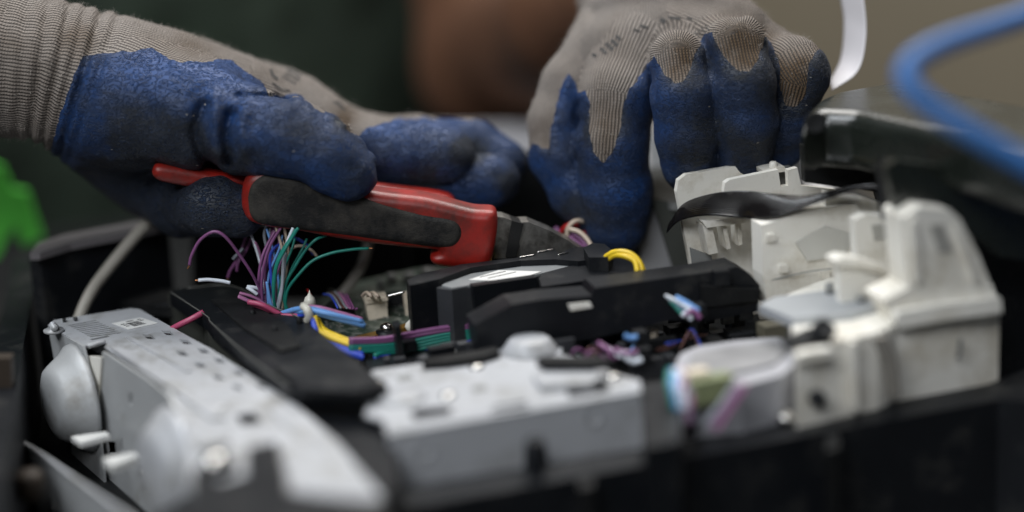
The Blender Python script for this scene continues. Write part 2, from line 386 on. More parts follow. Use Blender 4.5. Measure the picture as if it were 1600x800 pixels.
def latex_mat():
    m, nt, N, L, P = nodes('crinkled_blue_latex'); P.inputs['Specular IOR Level'].default_value = .35
    tc = N.new('ShaderNodeTexCoord')
    def noise(s, d, dist=0, r=.5):
        n = N.new('ShaderNodeTexNoise'); n.inputs['Scale'].default_value = s; n.inputs['Detail'].default_value = d; n.inputs['Distortion'].default_value = dist; n.inputs['Roughness'].default_value = r
        L.new(mp.outputs[0], n.inputs[0]); return n
    mp = N.new('ShaderNodeMapping'); mp.inputs['Scale'].default_value = (.55, .8, 1.25); L.new(tc.outputs['Object'], mp.inputs[0])
    w = noise(480, 3, 1.6, .45)            # crinkles
    r = N.new('ShaderNodeValToRGB'); e = r.color_ramp.elements; e[0].position = .44; e[1].position = .5; e[0].color = (0, 0, 0, 1); e[1].color = (1, 1, 1, 1)
    e2 = r.color_ramp.elements.new(.57); e2.color = (.15, .15, .15, 1); L.new(w.outputs['Fac'], r.inputs[0])
    b = N.new('ShaderNodeBump'); b.inputs['Strength'].default_value = 1; b.inputs['Distance'].default_value = .0009; L.new(r.outputs[0], b.inputs['Height'])
    f = noise(2200, 2); b2 = N.new('ShaderNodeBump'); b2.inputs['Strength'].default_value = .3; b2.inputs['Distance'].default_value = .0002
    L.new(f.outputs['Fac'], b2.inputs['Height']); L.new(b.outputs[0], b2.inputs['Normal']); L.new(b2.outputs[0], P.inputs['Normal'])
    g = noise(26, 8, .4, .62)               # worn-in grime
    r2 = N.new('ShaderNodeValToRGB'); r2.color_ramp.elements[0].position = .34; r2.color_ramp.elements[1].position = .60; L.new(g.outputs['Fac'], r2.inputs[0])
    wear = N.new('ShaderNodeAttribute'); wear.attribute_name = 'wear'
    ad = N.new('ShaderNodeMath'); ad.operation = 'MULTIPLY_ADD'; ad.inputs[1].default_value = .66; L.new(r2.outputs[0], ad.inputs[0]); L.new(wear.outputs['Fac'], ad.inputs[2]); ad.use_clamp = True
    mx = N.new('ShaderNodeMix'); mx.data_type = 'RGBA'; mx.inputs[6].default_value = (.008, .050, .185, 1); mx.inputs[7].default_value = (.018, .022, .030, 1); L.new(ad.outputs[0], mx.inputs[0])
    # ridges of the crinkles are a lighter blue
    m2 = N.new('ShaderNodeMix'); m2.data_type = 'RGBA'; m2.inputs[7].default_value = (.03, .09, .25, 1); L.new(mx.outputs[2], m2.inputs[6])
    mu = N.new('ShaderNodeMath'); mu.operation = 'MULTIPLY'; mu.inputs[1].default_value = .22; L.new(r.outputs[0], mu.inputs[0]); L.new(mu.outputs[0], m2.inputs[0])
    sp = noise(420, 1); r3 = N.new('ShaderNodeValToRGB'); r3.color_ramp.elements[0].position = .80; r3.color_ramp.elements[1].position = .815; L.new(sp.outputs['Fac'], r3.inputs[0])
    m3_ = N.new('ShaderNodeMix'); m3_.data_type = 'RGBA'; m3_.inputs[7].default_value = (.45, .42, .36, 1); L.new(m2.outputs[2], m3_.inputs[6]); L.new(r3.outputs[0], m3_.inputs[0])
    L.new(m3_.outputs[2], P.inputs['Base Color'])
    mr = N.new('ShaderNodeMapRange'); mr.inputs[3].default_value = .42; mr.inputs[4].default_value = .72; L.new(g.outputs['Fac'], mr.inputs[0]); L.new(mr.outputs[0], P.inputs['Roughness'])
    return m
KNIT = knit_mat(); LATEX = latex_mat(); FUZZ = M('cotton_fluff', (.42, .38, .34), .95, var=.1)
PRINTM = M('faded_black_glove_print', (.055, .052, .05), .9, var=.3)

def pr2(P):
    d = P-CAM; k = d@FWD
    return 800+FP*(d@RT)/k, 400-FP*(d@UP)/k
def glove(palm, fingers, kblend, coat_polys, knit_polys, folds, ripples, wearspots, label, h=.00095, seed=11, fuzz_n=2600, prints=(), knit_back=None, kp=.012, back=0):
    """palm / fingers: chains of (px, py, depth mm, radius px); returns the glove's knit liner with its coating as a child"""
    def conv(ch): return [(J(x, y, d+back), R(r, J(x, y, d+back))) for x, y, d, r in ch]
    PL = [conv(c) for c in palm]; FL = [conv(c) for c in fingers]; allp = [q for c in PL+FL for q in c]
    lo = np.min([p-r for p, r in allp], 0)-.004; hi = np.max([p+r for p, r in allp], 0)+.004
    def chain(P, c, k):
        d = None
        for (a, ra), (b, rb) in zip(c[:-1], c[1:]):
            e = capsule(P, a, b, ra, rb); d = e if d is None else smin(d, e, k)
        return d
    def fn(P):
        pd = None
        for c in PL:
            e = chain(P, c, kp); pd = e if pd is None else smin(pd, e, kp)
        d = pd
        for i, c in enumerate(FL):
            k = kblend[i] if isinstance(kblend, (list, tuple)) else kblend
            d = np.minimum(d, smin(chain(P, c, .004), pd, k))
        return d
    def mask(P):
        """mm, negative = coated"""
        X, Y = pr2(P); m = np.full(len(P), 1e3)
        for q in coat_polys:
            d, _, _ = poly_sd(X, Y, q); m = np.minimum(m, d)
        for q, ymax in knit_polys:
            d, _, _ = poly_sd(X, Y, q); mm = np.where(P[:, 1]*1000 < ymax, -d, -1e3); m = np.maximum(m, mm)
        if knit_back is not None: m = np.maximum(m, knit_back(P, X, Y))
        return m*.257+.9*fbm(P, 260, 77)
    def refine(P, d):
        X, Y = pr2(P); d = d+.0008*fbm(P, 70, seed)
        m = mask(P)
        d = d-np.clip(-m*.5, 0, .55)/1000
        co = m < 0
        d = d+np.where(co, .00035*fbm(P, 420*.5, seed+5), .0002*fbm(P, 300, seed+9))
        for pl, w, dep, y1 in folds:
            pl = spline([(*q, 0) for q in pl], 6)[:, :2]; best = np.full(len(P), 1e9)
            for a, b in zip(pl[:-1], pl[1:]):
                e = b-a; t = np.clip(((X-a[0])*e[0]+(Y-a[1])*e[1])/(e@e+1e-9), 0, 1); best = np.minimum(best, np.hypot(X-a[0]-t*e[0], Y-a[1]-t*e[1]))
            d = d+dep/1000*np.exp(-(best/w)**2)*(P[:, 1]*1000 < y1)
        if ripples is not None: d = d+ripples(P, X, Y)
        return d
    P, Fq = implicit(fn, lo, hi, h, refine, .006)
    # light relaxation takes the grid steps out
    E = np.vstack([Fq[:, [i, (i+1) % 4]] for i in range(4)])
    for lam in (.5, -.3, .5):
        acc = np.zeros_like(P); cnt = np.zeros(len(P))
        np.add.at(acc, E[:, 0], P[E[:, 1]]); np.add.at(cnt, E[:, 0], 1)
        P = P+lam*(acc/np.maximum(cnt, 1)[:, None]-P)
    mv = mask(P); fc = mv[Fq].mean(1) < 0
    # slide the seam vertices on to the true edge of the coating
    inC = np.zeros(len(P), bool); inK = inC.copy(); inC[Fq[fc].ravel()] = True; inK[Fq[~fc].ravel()] = True; bd = np.where(inC & inK)[0]
    eps = 4e-4; gr = np.stack([mask(P[bd]+eps*a)-mask(P[bd]-eps*a) for a in np.eye(3)], 1)/(2*eps*1000); gn = (gr*gr).sum(1)[:, None]+1e-6
    stp = -mv[bd][:, None]*gr/gn/1000; ln = np.linalg.norm(stp, axis=1)[:, None]; P[bd] += stp*np.minimum(1, .0006/np.maximum(ln, 1e-9))
    # knit direction from the nearest bone
    FC = P[Fq].mean(1); bestd = np.full(len(FC), 1e9); UVf = np.zeros((len(FC), 4, 2))
    for c in PL+FL:
        cum = 0
        for (a, ra), (b, rb) in zip(c[:-1], c[1:]):
            ab = b-a; L_ = np.linalg.norm(ab); t = np.clip((FC-a)@ab/(L_*L_), 0, 1); dd = np.linalg.norm(FC-a-t[:, None]*ab, axis=1)-(ra+(rb-ra)*t)
            m = dd < bestd; bestd[m] = dd[m]
            ax = ab/L_; e1 = np.cross(ax, [0, .8, .6]); e1 /= np.linalg.norm(e1); e2 = np.cross(ax, e1)
            q = P[Fq[m]]-a; tt = q@ax; q = q-tt[..., None]*ax
            an = np.arctan2(q@e1, q@e2); an = an[:, :1]+(an-an[:, :1]+np.pi) % (2*np.pi)-np.pi
            UVf[m] = np.stack([an*max(ra, rb), cum+tt], -1); cum += L_
    X, Y = pr2(P); wr_ = np.zeros(len(P))
    for x, y, r, a in wearspots: wr_ += a*np.exp(-((X-x)**2+(Y-y)**2)/r**2)
    wr_ = np.clip(wr_*(1+.5*fbm(P, 150, seed+3)), 0, 1)
    bvh = BVHTree.FromPolygons([tuple(p) for p in P], [tuple(int(i) for i in f) for f in Fq])
    objs = []
    root = None
    for nm, sel, mt in (('glove', ~fc, KNIT), ('latex_coating', fc, LATEX)):
        f = Fq[sel]; used, inv = np.unique(f.ravel(), return_inverse=True); f2 = inv.reshape(-1, 4)
        me = mesh_np(nm, P[used], f2)
        uvl = me.uv_layers.new(name='knit')
        if len(me.loops) == f2.size: uvl.data.foreach_set('uv', UVf[sel].astype('f').ravel())
        else: print('uv size mismatch', nm)
        at = me.attributes.new('wear', 'FLOAT', 'POINT'); at.data.foreach_set('value', wr_[used].astype('f'))
        o = link(nm, me, mt, person if root is None else root, smooth=True)
        if root is None: root = o; o['label'] = label
    # faded print: short dark strokes lying on the knit
    if prints:
        V = []; Fs = []
        for pl, w in prints:
            q = spline([(*p, 0) for p in pl], 5)[:, :2]; row = []
            for i, p in enumerate(q):
                tg = q[min(i+1, len(q)-1)]-q[max(i-1, 0)]; tg = tg/(np.linalg.norm(tg)+1e-9); nn = np.array([-tg[1], tg[0]])*w/2
                pr = []
                for s in (-1, 0, 1):
                    rr = ray(*(p+s*nn)); rr = rr/np.linalg.norm(rr); hit = bvh.ray_cast(Vector(CAM), Vector(rr))
                    pr.append(None if hit[0] is None else np.array(hit[0])+np.array(hit[1])*(.00025 if np.array(hit[1])@rr < 0 else -.00025))
                row.append(pr if all(z is not None for z in pr) else None)
            for a, b in zip(row[:-1], row[1:]):
                if a is None or b is None: continue
                for i in (0, 1):
                    k = len(V); V += [a[i], a[i+1], b[i+1], b[i]]; Fs.append((k, k+1, k+2, k+3))
        me = bpy.data.meshes.new('printed_mark'); me.from_pydata([tuple(v) for v in V], [], Fs); link('printed_mark', me, PRINTM, root)
    # loose fibres standing off the knit
    kf = Fq[~fc]; c = P[kf].mean(1); nrm = np.cross(P[kf[:, 1]]-P[kf[:, 0]], P[kf[:, 2]]-P[kf[:, 0]]); nrm /= np.linalg.norm(nrm, axis=1)[:, None]+1e-12
    XX_, YY_ = pr2(c); ok = np.where((XX_ > -20) & (YY_ > -20) & (mv[kf].mean(1) > .6))[0]
    sel = RNG.choice(ok, min(fuzz_n, len(ok)), replace=False); V = []; Fs = []
    for i in sel:
        n = nrm[i]; d = n+RNG.randn(3)*.75; d /= np.linalg.norm(d); L_ = RNG.uniform(.0008, .0026); s = np.cross(d, RNG.randn(3)); s /= np.linalg.norm(s); s *= 5.5e-5
        d2 = d+RNG.randn(3)*.5; p0 = c[i]; p1 = p0+d*L_*.5; p2 = p1+d2*L_*.5; k = len(V)
        V += [p0-s, p0+s, p1+s*.8, p1-s*.8, p2]; Fs += [(k, k+1, k+2, k+3), (k+3, k+2, k+4)]
    me = bpy.data.meshes.new('cotton_fluff'); me.from_pydata([tuple(v) for v in V], [], Fs)
    tag(link('cotton_fluff', me, FUZZ, root), kind='stuff')
    return root

# --- glove at the left, closed on the cutters (seen from its thumb side)
def rip_left(P, X, Y):
    s = X+.18*(Y-100)-22*np.exp(-((Y-60)/60)**2)*0
    a = np.zeros(len(P))
    for x0, w, dep in ((8, 8, .8), (34, 8, 1.2), (62, 7, 1.9), (90, 6, 2.2), (112, 6, 1.7), (134, 7, 2.6), (158, 7, 1.4)):
        xx = x0+(100-Y)*.22*(x0/100)
        a += dep*np.exp(-((X-xx)/w)**2)*np.clip((Y+30)/60, .25, 1)
    return a/1000*(X < 200)
coatL = [(88, 205), (100, 160), (113, 120), (128, 92), (150, 84), (170, 82), (205, 80), (238, 77), (262, 90), (285, 97), (318, 98), (345, 92), (362, 94), (380, 108),
         (398, 122), (412, 132), (420, 150), (470, 149), (485, 163), (500, 174), (520, 176), (535, 190), (548, 198), (575, 197), (610, 192), (625, 183), (650, 185), (700, 183), (745, 186), (780, 197),
         (900, 210), (900, 420), (200, 420), (60, 300)]
gl = glove(
    palm=[[(-170, 75, 14, 118), (0, 98, 12, 106), (85, 110, 10, 97), (170, 138, 10, 104), (270, 158, 12, 94), (350, 178, 18, 84), (450, 200, 26, 74)],
          [(170, 150, 40, 90), (300, 160, 45, 88), (430, 185, 48, 70), (560, 225, 44, 46)],
          [(150, 190, 26, 80), (225, 250, 34, 66), (280, 285, 36, 50)]],
    fingers=[[(215, 165, -6, 88), (300, 178, -12, 80), (385, 202, -20, 66), (455, 215, -28, 60), (512, 240, -31, 54), (547, 268, -32, 45)],      # thumb
             [(470, 205, 26, 62), (570, 236, 22, 54), (640, 240, 18, 50), (692, 245, 16, 48)],                                                   # index
             [(540, 225, 46, 48), (650, 226, 48, 44), (735, 230, 44, 42), (785, 254, 38, 38)],                                                   # middle, behind
             [(560, 265, 26, 50), (660, 280, 22, 44), (730, 286, 20, 42), (770, 283, 18, 42)],                                                   # ring
             [(235, 275, 34, 56), (285, 318, 12, 50), (332, 320, -16, 45), (370, 330, -16, 42)]],                                                     # little finger under the handle
    kblend=[.012, .012, .008, .008, .006], coat_polys=[coatL],
    knit_polys=[([(540, 200), (552, 178), (620, 170), (700, 175), (690, 184), (650, 186), (622, 184), (606, 192), (575, 197), (560, 212), (548, 205)], 200)],
    folds=[([(318, 165), (306, 200), (312, 232), (330, 262)], 10, 4.0, 40), ([(300, 150), (322, 140), (345, 138)], 9, 1.0, 40), ([(360, 180), (352, 215), (358, 250)], 9, 3.6, 40), ([(385, 165), (360, 178)], 8, 1.0, 40), ([(335, 150), (336, 200), (345, 240)], 11, -3.4, 40),
           ([(372, 150), (420, 152), (450, 155)], 6, 2.4, 40), ([(385, 160), (378, 200), (385, 235)], 10, -2.2, 40), ([(225, 150), (245, 190), (285, 215)], 16, .9, 40),
           ([(420, 240), (440, 270), (480, 285)], 10, .8, 40), ([(130, 140), (180, 170), (240, 190)], 22, .6, 40), ([(545, 205), (575, 240), (592, 275)], 6, 1.6, 40),
           ([(640, 195), (655, 225), (652, 270)], 9, .7, 60), ([(470, 170), (455, 200), (462, 240)], 9, .6, 60)],
    ripples=rip_left,
    wearspots=[(250, 260, 80, .6), (340, 260, 60, .7), (735, 240, 26, .8), (795, 290, 26, .9), (330, 330, 60, 1), (170, 240, 90, .5), (470, 215, 40, .25), (560, 290, 35, .5), (615, 250, 60, .1), (30, 90, 80, .35), (130, 60, 30, .5), (300, 60, 30, .3), (540, 185, 18, .9), (230, 330, 60, 1), (680, 290, 60, .4)],
    label='knitted work glove with blue coating, fingers closed over the red and black pliers', seed=11,
    prints=[([(395, 92), (405, 88), (416, 92)], 7), ([(422, 92), (432, 97), (442, 103)], 1.8), ([(426, 90), (436, 94), (444, 100)], 1.5), ([(423, 108), (426, 118), (434, 124)], 4), ([(440, 120), (452, 126), (462, 132)], 2), ([(443, 117), (456, 121), (465, 128)], 2), ([(446, 112), (458, 117), (469, 126)], 2),
            ([(449, 109), (461, 113), (470, 121)], 2), ([(520, 158), (530, 166), (540, 173)], 2), ([(526, 158), (536, 166)], 1.6), ([(425, 130), (440, 140), (452, 142)], 2)], kp=.014, back=31)

# --- glove at the right, reaching down over the white frame
coatR = [(800, 215), (858, 232), (862, 190), (868, 160), (880, 128), (888, 112), (897, 128), (905, 146), (915, 140), (920, 170), (922, 205), (928, 235), (942, 256), (958, 236), (966, 205), (972, 172), (982, 138), (1000, 118), (1012, 100), (1022, 88),
         (1034, 110), (1046, 122), (1054, 131), (1066, 128), (1076, 112), (1084, 92), (1092, 76), (1100, 54), (1112, 50), (1118, 66), (1126, 80), (1138, 98), (1156, 112), (1172, 113), (1182, 96), (1190, 76), (1196, 58), (1204, 64), (1212, 85), (1220, 110), (1218, 140), (1228, 164), (1244, 168), (1258, 150), (1262, 120), (1268, 92), (1280, 75), (1320, 60), (1320, 460), (790, 460)]
gr = glove(
    palm=[[(1040, -75, 118, 120), (1030, -20, 96, 112), (1030, 70, 62, 76), (1060, 110, 48, 62)], [(1030, 0, 92, 100), (960, 95, 52, 60)], [(1040, -20, 92, 95), (1130, 85, 44, 58), (1215, 110, 42, 50)], [(1060, 30, 70, 80), (1140, 60, 40, 50)]],
    fingers=[[(945, 80, 62, 60), (895, 135, 50, 50), (872, 190, 44, 46), (876, 240, 40, 47), (905, 300, 34, 42), (925, 330, 30, 36)],           # thumb
             [(985, 95, 48, 58), (962, 150, 32, 56), (955, 225, 26, 56), (962, 300, 26, 55), (962, 350, 26, 48)],                              # index
             [(1060, 110, 40, 50), (1058, 92, 14, 40), (1066, 150, 6, 46), (1074, 205, 8, 47), (1077, 258, 12, 43)],                          # middle
             [(1135, 85, 40, 50), (1150, 68, 12, 44), (1162, 130, 4, 48), (1166, 185, 6, 48), (1160, 240, 12, 44)],                            # ring
             [(1205, 95, 42, 48), (1238, 105, 20, 46), (1246, 120, 16, 46), (1228, 185, 16, 42), (1218, 225, 20, 37)]],                        # little
    kblend=[.010, .010, .005, .005, .006], coat_polys=[coatR], knit_polys=[([(818, 245), (822, 190), (838, 150), (862, 110), (890, 80), (892, 100), (880, 130), (868, 165), (862, 200), (858, 228), (846, 232), (835, 222)], 200)],
    folds=[([(1030, 172), (1060, 178), (1085, 174)], 7, .25, 40), ([(900, 190), (912, 215), (905, 250)], 9, 1.0, 90), ([(905, 160), (900, 180), (912, 190)], 6, 1.0, 90), ([(1015, 110), (1022, 150)], 5, .8, 60),
           ([(930, 20), (1000, 0), (1090, 5), (1150, 20)], 14, 2.2, 200), ([(1100, 60), (1112, 90), (1120, 120)], 5, 1.2, 60), ([(1195, 70), (1215, 130), (1212, 190)], 5, .8, 60)],
    ripples=None,
    wearspots=[(1110, 195, 40, .2), (1070, 285, 36, .55), (1165, 250, 36, .5), (1225, 240, 34, .4), (960, 390, 50, .3), (1062, 95, 34, 1.1), (1160, 70, 44, 1.1), (1240, 125, 50, 1.0), (845, 210, 30, .5), (945, 200, 60, .6), (1280, 90, 20, .8), (900, 330, 40, .7), (1100, 230, 60, .3)],
    label='knitted work glove with blue coating, reaching down over the white printer frame', seed=31,
    prints=[([(955, 62), (965, 72)], 5.5), ([(947, 68), (958, 78)], 5.5), ([(938, 75), (948, 84)], 5), ([(962, 56), (970, 63)], 5), ([(926, 85), (932, 88)], 5), ([(1000, 40), (1012, 44)], 4), ([(1032, 30), (1040, 35)], 6), ([(1045, 27), (1064, 30)], 4), ([(1074, 28), (1082, 30)], 3),
            ([(1085, 50), (1092, 57)], 1.6), ([(1090, 47), (1098, 55)], 1.6), ([(1096, 43), (1103, 52)], 1.6), ([(1102, 40), (1109, 48)], 1.6), ([(990, 46), (1000, 50)], 3)], kp=.016, back=11)

# ================================================================== the opened printer
pr = empty('disassembled_printer', G(800, 600, -75), 'opened printer body with black tray, steel housing and ivory frame, its insides bare', 'printer')
# --- black tray
prism('tray_floor', [(-60, 380), (500, 300), (1300, 240), (1640, 560), (600, 840), (-200, 900)], -74, -82, BLACKM, pr, .5)
prism('tray_wall', [(262, 352), (262, 340), (60, 384), (45, 400), (62, 400)], -2, -80, BLACK, pr, 1)
prism('rear_rim', [(46, 396), (60, 379), (100, 366), (262, 337), (300, 331), (300, 342), (262, 350), (110, 380), (62, 395)], 1, -2, M('pale_rim_plastic', (.15, .14, .145), .35, var=.15), pr, .5)
slab('tray_wall', [(640, 225), (880, 245), (1010, 262), (1035, 440), (640, 420)], F(820, 250, 120), 8, 6, BLACKM, pr, 1)
slab('tray_wall', [(300, 350), (660, 340), (660, 470), (300, 470)], F(480, 360, 125), 8, 4, BLACKM, pr, 1)
prism('tray_wall', [(22, 402), (48, 396), (58, 408), (20, 640), (-30, 900), (-80, 900), (-10, 560)], -24, -80, BLACK, pr, 1.5)
prism('front_wall', [(250, 800), (300, 772), (440, 790), (600, 768), (1000, 700), (1250, 655), (1545, 600), (1640, 560), (1700, 640), (1560, 625), (1250, 682), (600, 800), (300, 870)], -37, -150, BLACK, pr, 1.2)
slab('side_wall', [(1385, 250), (1660, 290), (1660, 640), (1540, 620), (1500, 440), (1400, 350), (1385, 330)], F(1500, 400, -45), 20, 6, BLACK, pr, 1.5)
prism('wall_rib', [(1290, 650), (1310, 646), (1312, 700), (1290, 706)], -37.8, -150, BLACKM, pr, .6)
prism('wall_rib', [(905, 718), (925, 714), (927, 760), (905, 764)], -37.8, -150, BLACKM, pr, .6)

# --- steel housing along the left side
hz = -20
def pg(c, a=7, b=4, sk=4): x, y = c; return [(x-a-sk, y-b), (x+a-sk, y-b+1), (x+a+sk, y+b), (x-a+sk, y+b-1)]
slots = []
for i in range(9):
    t = i/8; x0, y0 = 106+t*33, 508+t*17.5; x1, y1 = 150+t*38, 500+t*19
    slots.append([(x0, y0), (x1, y1), (x1+2.2, y1+1.35), (x0+2.2, y0+1.35)])
holes = slots+[[(140, 530), (168, 524), (172, 526), (144, 532)]]+[pg(c) for c in ((233, 526), (262, 520), (290, 534), (318, 548), (285, 552), (313, 570), (343, 563), (373, 582), (341, 589), (371, 605), (409, 603))]+[[(368, 648), (398, 644), (410, 660), (378, 664)]]
top = [(75, 508), (84, 500), (205, 481.5), (218, 483), (330, 545), (462, 632), (528, 690), (598, 778), (500, 800), (300, 830), (292, 668), (262, 606), (228, 580), (166, 541), (163, 533), (141, 537), (133, 541), (129, 539)]
housing = holed('steel_housing', top, holes, hz, 1.1, STEEL, pr)
housing['label'] = 'grey pressed steel cover with vent slots, square holes and a bar-code sticker'
prism('housing_inside', [(90, 512), (210, 488), (330, 552), (455, 640), (560, 770), (320, 820), (300, 690), (240, 600), (150, 550)], hz-5, -70, BLACKM, housing, 0)
P0 = G(75, 508, hz); P1 = G(290, 668, hz); dv = (P1-P0); dv /= np.linalg.norm(dv); nrm = np.array([-dv[1], dv[0], 0.]);  # points into the housing
if nrm[0] < 0: nrm = -nrm
hy = math.degrees(math.atan2(dv[1], dv[0]))
holed('side_panel', [(75, 510), (129, 541), (134, 560), (152, 648), (160, 720), (170, 840), (120, 840), (108, 640), (84, 560)], [], 0, 1, STEELD, housing, (P0+nrm*.0012, nrm))
holed('side_panel', [(160, 549), (228, 590), (262, 616), (290, 664), (300, 700), (300, 860), (150, 860), (152, 650)],
      [[(166, 690), (180, 690), (181, 708), (168, 708)], [(188, 684), (191, 686), (193, 706), (190, 704)], [(156, 750), (166, 762), (172, 788), (162, 782)], [(201, 612), (206, 616), (205, 634), (201, 630)], [(216, 735), (228, 740), (230, 772), (222, 768)]], 0, 1, STEELD, housing, (P0+nrm*.004, nrm))
holed('inner_web', [(135, 556), (158, 558), (152, 648)], [], 0, .8, IVORY, housing, (P0+nrm*.003, nrm))
dc = H(124, 622, P0, nrm)
lathe('pressed_dome', [(22, -1), (21.5, 1), (19, 3.5), (15.5, 9), (14, 11), (11, 12.3), (5, 12.8), (.3, 12.9)], dc, -nrm, STEELD, housing, 48)
dc2 = H(276, 735, P0, nrm)
lathe('pressed_dome', [(23, -1), (22.5, 1), (20, 3), (17, 7), (15, 9), (11, 10), (5, 10.4), (.3, 10.5)], dc2, -nrm, STEEL, housing, 48)
for px in ([(111, 682), (165, 674), (172, 680), (126, 692)], [(160, 716), (210, 706), (217, 713), (176, 727)]):
    prism('plastic_tab', px, hz-27 if px[0][0] < 150 else hz-24, hz-29 if px[0][0] < 150 else hz-27, TABS, housing, .3)
for c in ((219, 729), (219, 740)):
    lathe('rivet', [(1.2, -1), (1.2, .5), (.8, 1), (.2, 1.1)], H(*c, P0-nrm*.001, nrm), -nrm, CHROME, housing, 12)
st = prism('sticker', [(175, 505), (219, 496), (247, 504.5), (201, 514.5)], hz+.25, hz+.06, PAPER, housing, 0)
def bary(q, u, v): q = np.array(q, float); return tuple((1-u)*(1-v)*q[0]+u*(1-v)*q[1]+u*v*q[2]+(1-u)*v*q[3])
SQ = [(175, 505), (219, 496), (247, 504.5), (201, 514.5)]
bm = bmesh.new()
def cellq(u0, u1, v0, v1, z):
    f = [bm.verts.new(tuple(G(*bary(SQ, u, v), z))) for u, v in ((u0, v0), (u1, v0), (u1, v1), (u0, v1))]; bm.faces.new(f)
x = .3
while x < .72:
    w = random.choice((.008, .014, .022)); cellq(x, x+w, .3, .82, hz+.3); x += w+random.choice((.008, .014))
for r in (.3, .45, .6): cellq(.12, .24, r, r+.07, hz+.3)
for r in (.14, .3): cellq(.78, .9, r, r+.08, hz+.3)
cellq(.4, .66, .12, .2, hz+.3)
bm_obj('bar_code', bm, INK, st)
tube('guide_pin', [G(85, 512, -17), G(86, 517, -24), F(108, 600, 0), F(112, 640, -2)], 1.5, STEELD, housing)
lathe('pin_head', [(3.6, 0), (4, .4), (4, 1.2), (1.2, 1.4), (1.2, 4), (.6, 4.4)], G(84, 519, -20), (0, 0, 1), STEEL, housing, 20)
tube('folded_tab', [G(98, 501, hz+.6), G(103, 500.5, hz+.6)], 1.1, BLACKM, housing); tube('folded_tab', [G(116, 499, hz+.8), G(120, 498, hz+.8)], 1.0, DARKG, housing)
tube('folded_lip', [G(137, 541, hz+.6), G(150, 538, hz+.9), G(163, 534, hz+.9)], 1.1, STEEL, housing)
tube('flange_edge', [G(166, 543, hz-.3), G(230, 583, hz-.3), G(264, 609, hz-.3), G(292, 668, hz-.3)], .9, STEEL, housing)
prism('stepped_ridge', [(172, 542), (186, 541), (300, 604), (352, 650), (330, 652), (268, 606)], hz+1.4, hz-.2, STEEL, housing, .4)
for q in ([(196, 526), (204, 525), (300, 578), (292, 580)], [(420, 640), (440, 634), (500, 690), (480, 700)]): prism('pressed_rib', q, hz+.7, hz-.2, STEEL, housing, .25)
prism('near_flange', [(300, 672), (352, 664), (356, 690), (308, 700)], hz+2.2, hz-.2, STEEL, housing, .6)
# near end of the housing
boss = lathe('screw_boss', [(6.2, -20), (6.2, 0), (5.4, .8), (4.4, .8), (4.2, 0)], G(338, 728, -18), (0, 0, 1), BLACK, pr, 32)
lathe('screw', [(3.8, -1), (4, .3), (3.6, 1.4), (2, 2.4), (.3, 2.7)], G(336, 722, -17.5), (0, -.25, 1), CHROME, boss, 24)
prism('corner_block', [(296, 790), (304, 730), (318, 742), (345, 752), (385, 742), (388, 700), (432, 690), (446, 742), (450, 770), (540, 778), (600, 782), (600, 850), (290, 850)], -16.5, -60, BLACK, pr, .8)
prism('steel_flat', [(446, 700), (470, 668), (540, 735), (580, 768), (455, 768)], hz+.6, hz-.4, STEEL, housing, .2)
lathe('embossed_spot', [(7, 0), (6.5, .5), (5, .7), (.3, .7)], G(326, 634, hz), (0, 0, 1), STEEL, housing, 28)
# loose steel strip at the lower left
pn = np.array([math.cos(math.radians(hy)), math.sin(math.radians(hy))])
holed('steel_strip', [(33, 690), (60, 706), (120, 750), (200, 806), (250, 880), (60, 880)], [[(80, 762), (83, 766), (87, 795), (84, 793)]], 0, 1.2, STEELD, pr, (F(100, 745, -95), nrm))
tube('strip_edge', [H(*p, F(100, 745, -95), nrm) for p in ((33, 690), (60, 706), (120, 750), (200, 806))], .8, STEEL, pr)
slab('foot_post', [(-20, 560), (16, 560), (30, 860), (-20, 860)], F(10, 700, -60), 0, 6, RUSTM, pr, 1)
for p in ((700, 708), (50, 788)): lathe('foot_knob', [(5, 0), (5, 8), (3.5, 9.5), (.3, 10)], G(p[0] if p[0] < 100 else 48, 775, -50), (0, 0, 1), RUSTM, pr, 20) if p[0] < 100 else None

# --- dark plates between housing and board
cp = prism('cover_plate', [(265, 456), (292, 449), (345, 444), (378, 452), (415, 474), (470, 497), (500, 520), (560, 566), (606, 604), (560, 612), (452, 606), (380, 552), (330, 506), (322, 494)], -15, -21, BLACK, pr, .5)
prism('plate_edge', [(265, 458), (322, 496), (330, 508), (380, 554), (452, 608), (450, 616), (372, 562), (326, 518), (316, 500), (262, 460)], -21, -48, M('olive_black_metal', (.05, .052, .045), .4, var=.3, bump=.1), pr, .2)
prism('ribbed_plate', [(188, 470), (250, 452), (300, 452), (345, 490), (320, 505), (270, 482), (230, 478)], -26, -30, BLACKM, pr, .3)
for i in range(5): tube('rib', [G(236+i*12, 478-i*2.2, -25.6), G(292+i*6, 476-i*5, -25.6)], .35, BLACK, pr)
prism('step_block', [(455, 606), (560, 600), (606, 606), (612, 690), (625, 760), (600, 775), (528, 692), (462, 634)], -25, -60, BLACK, pr, .8)
prism('step_plate', [(430, 572), (500, 562), (570, 580), (596, 600), (556, 612), (470, 606)], -13, -15, BLACK, pr, .4)
prism('inner_block', [(560, 548), (640, 520), (760, 515), (770, 560), (660, 570), (585, 588)], -28, -60, BLACK, pr, .6)
for c in ((395, 494), (468, 505), (530, 580), (430, 520)): lathe('pin', [(1.2, -1), (1.2, 2), (.5, 2.6)], G(*c, -15), (0, 0, 1), BLACKM, pr, 10)

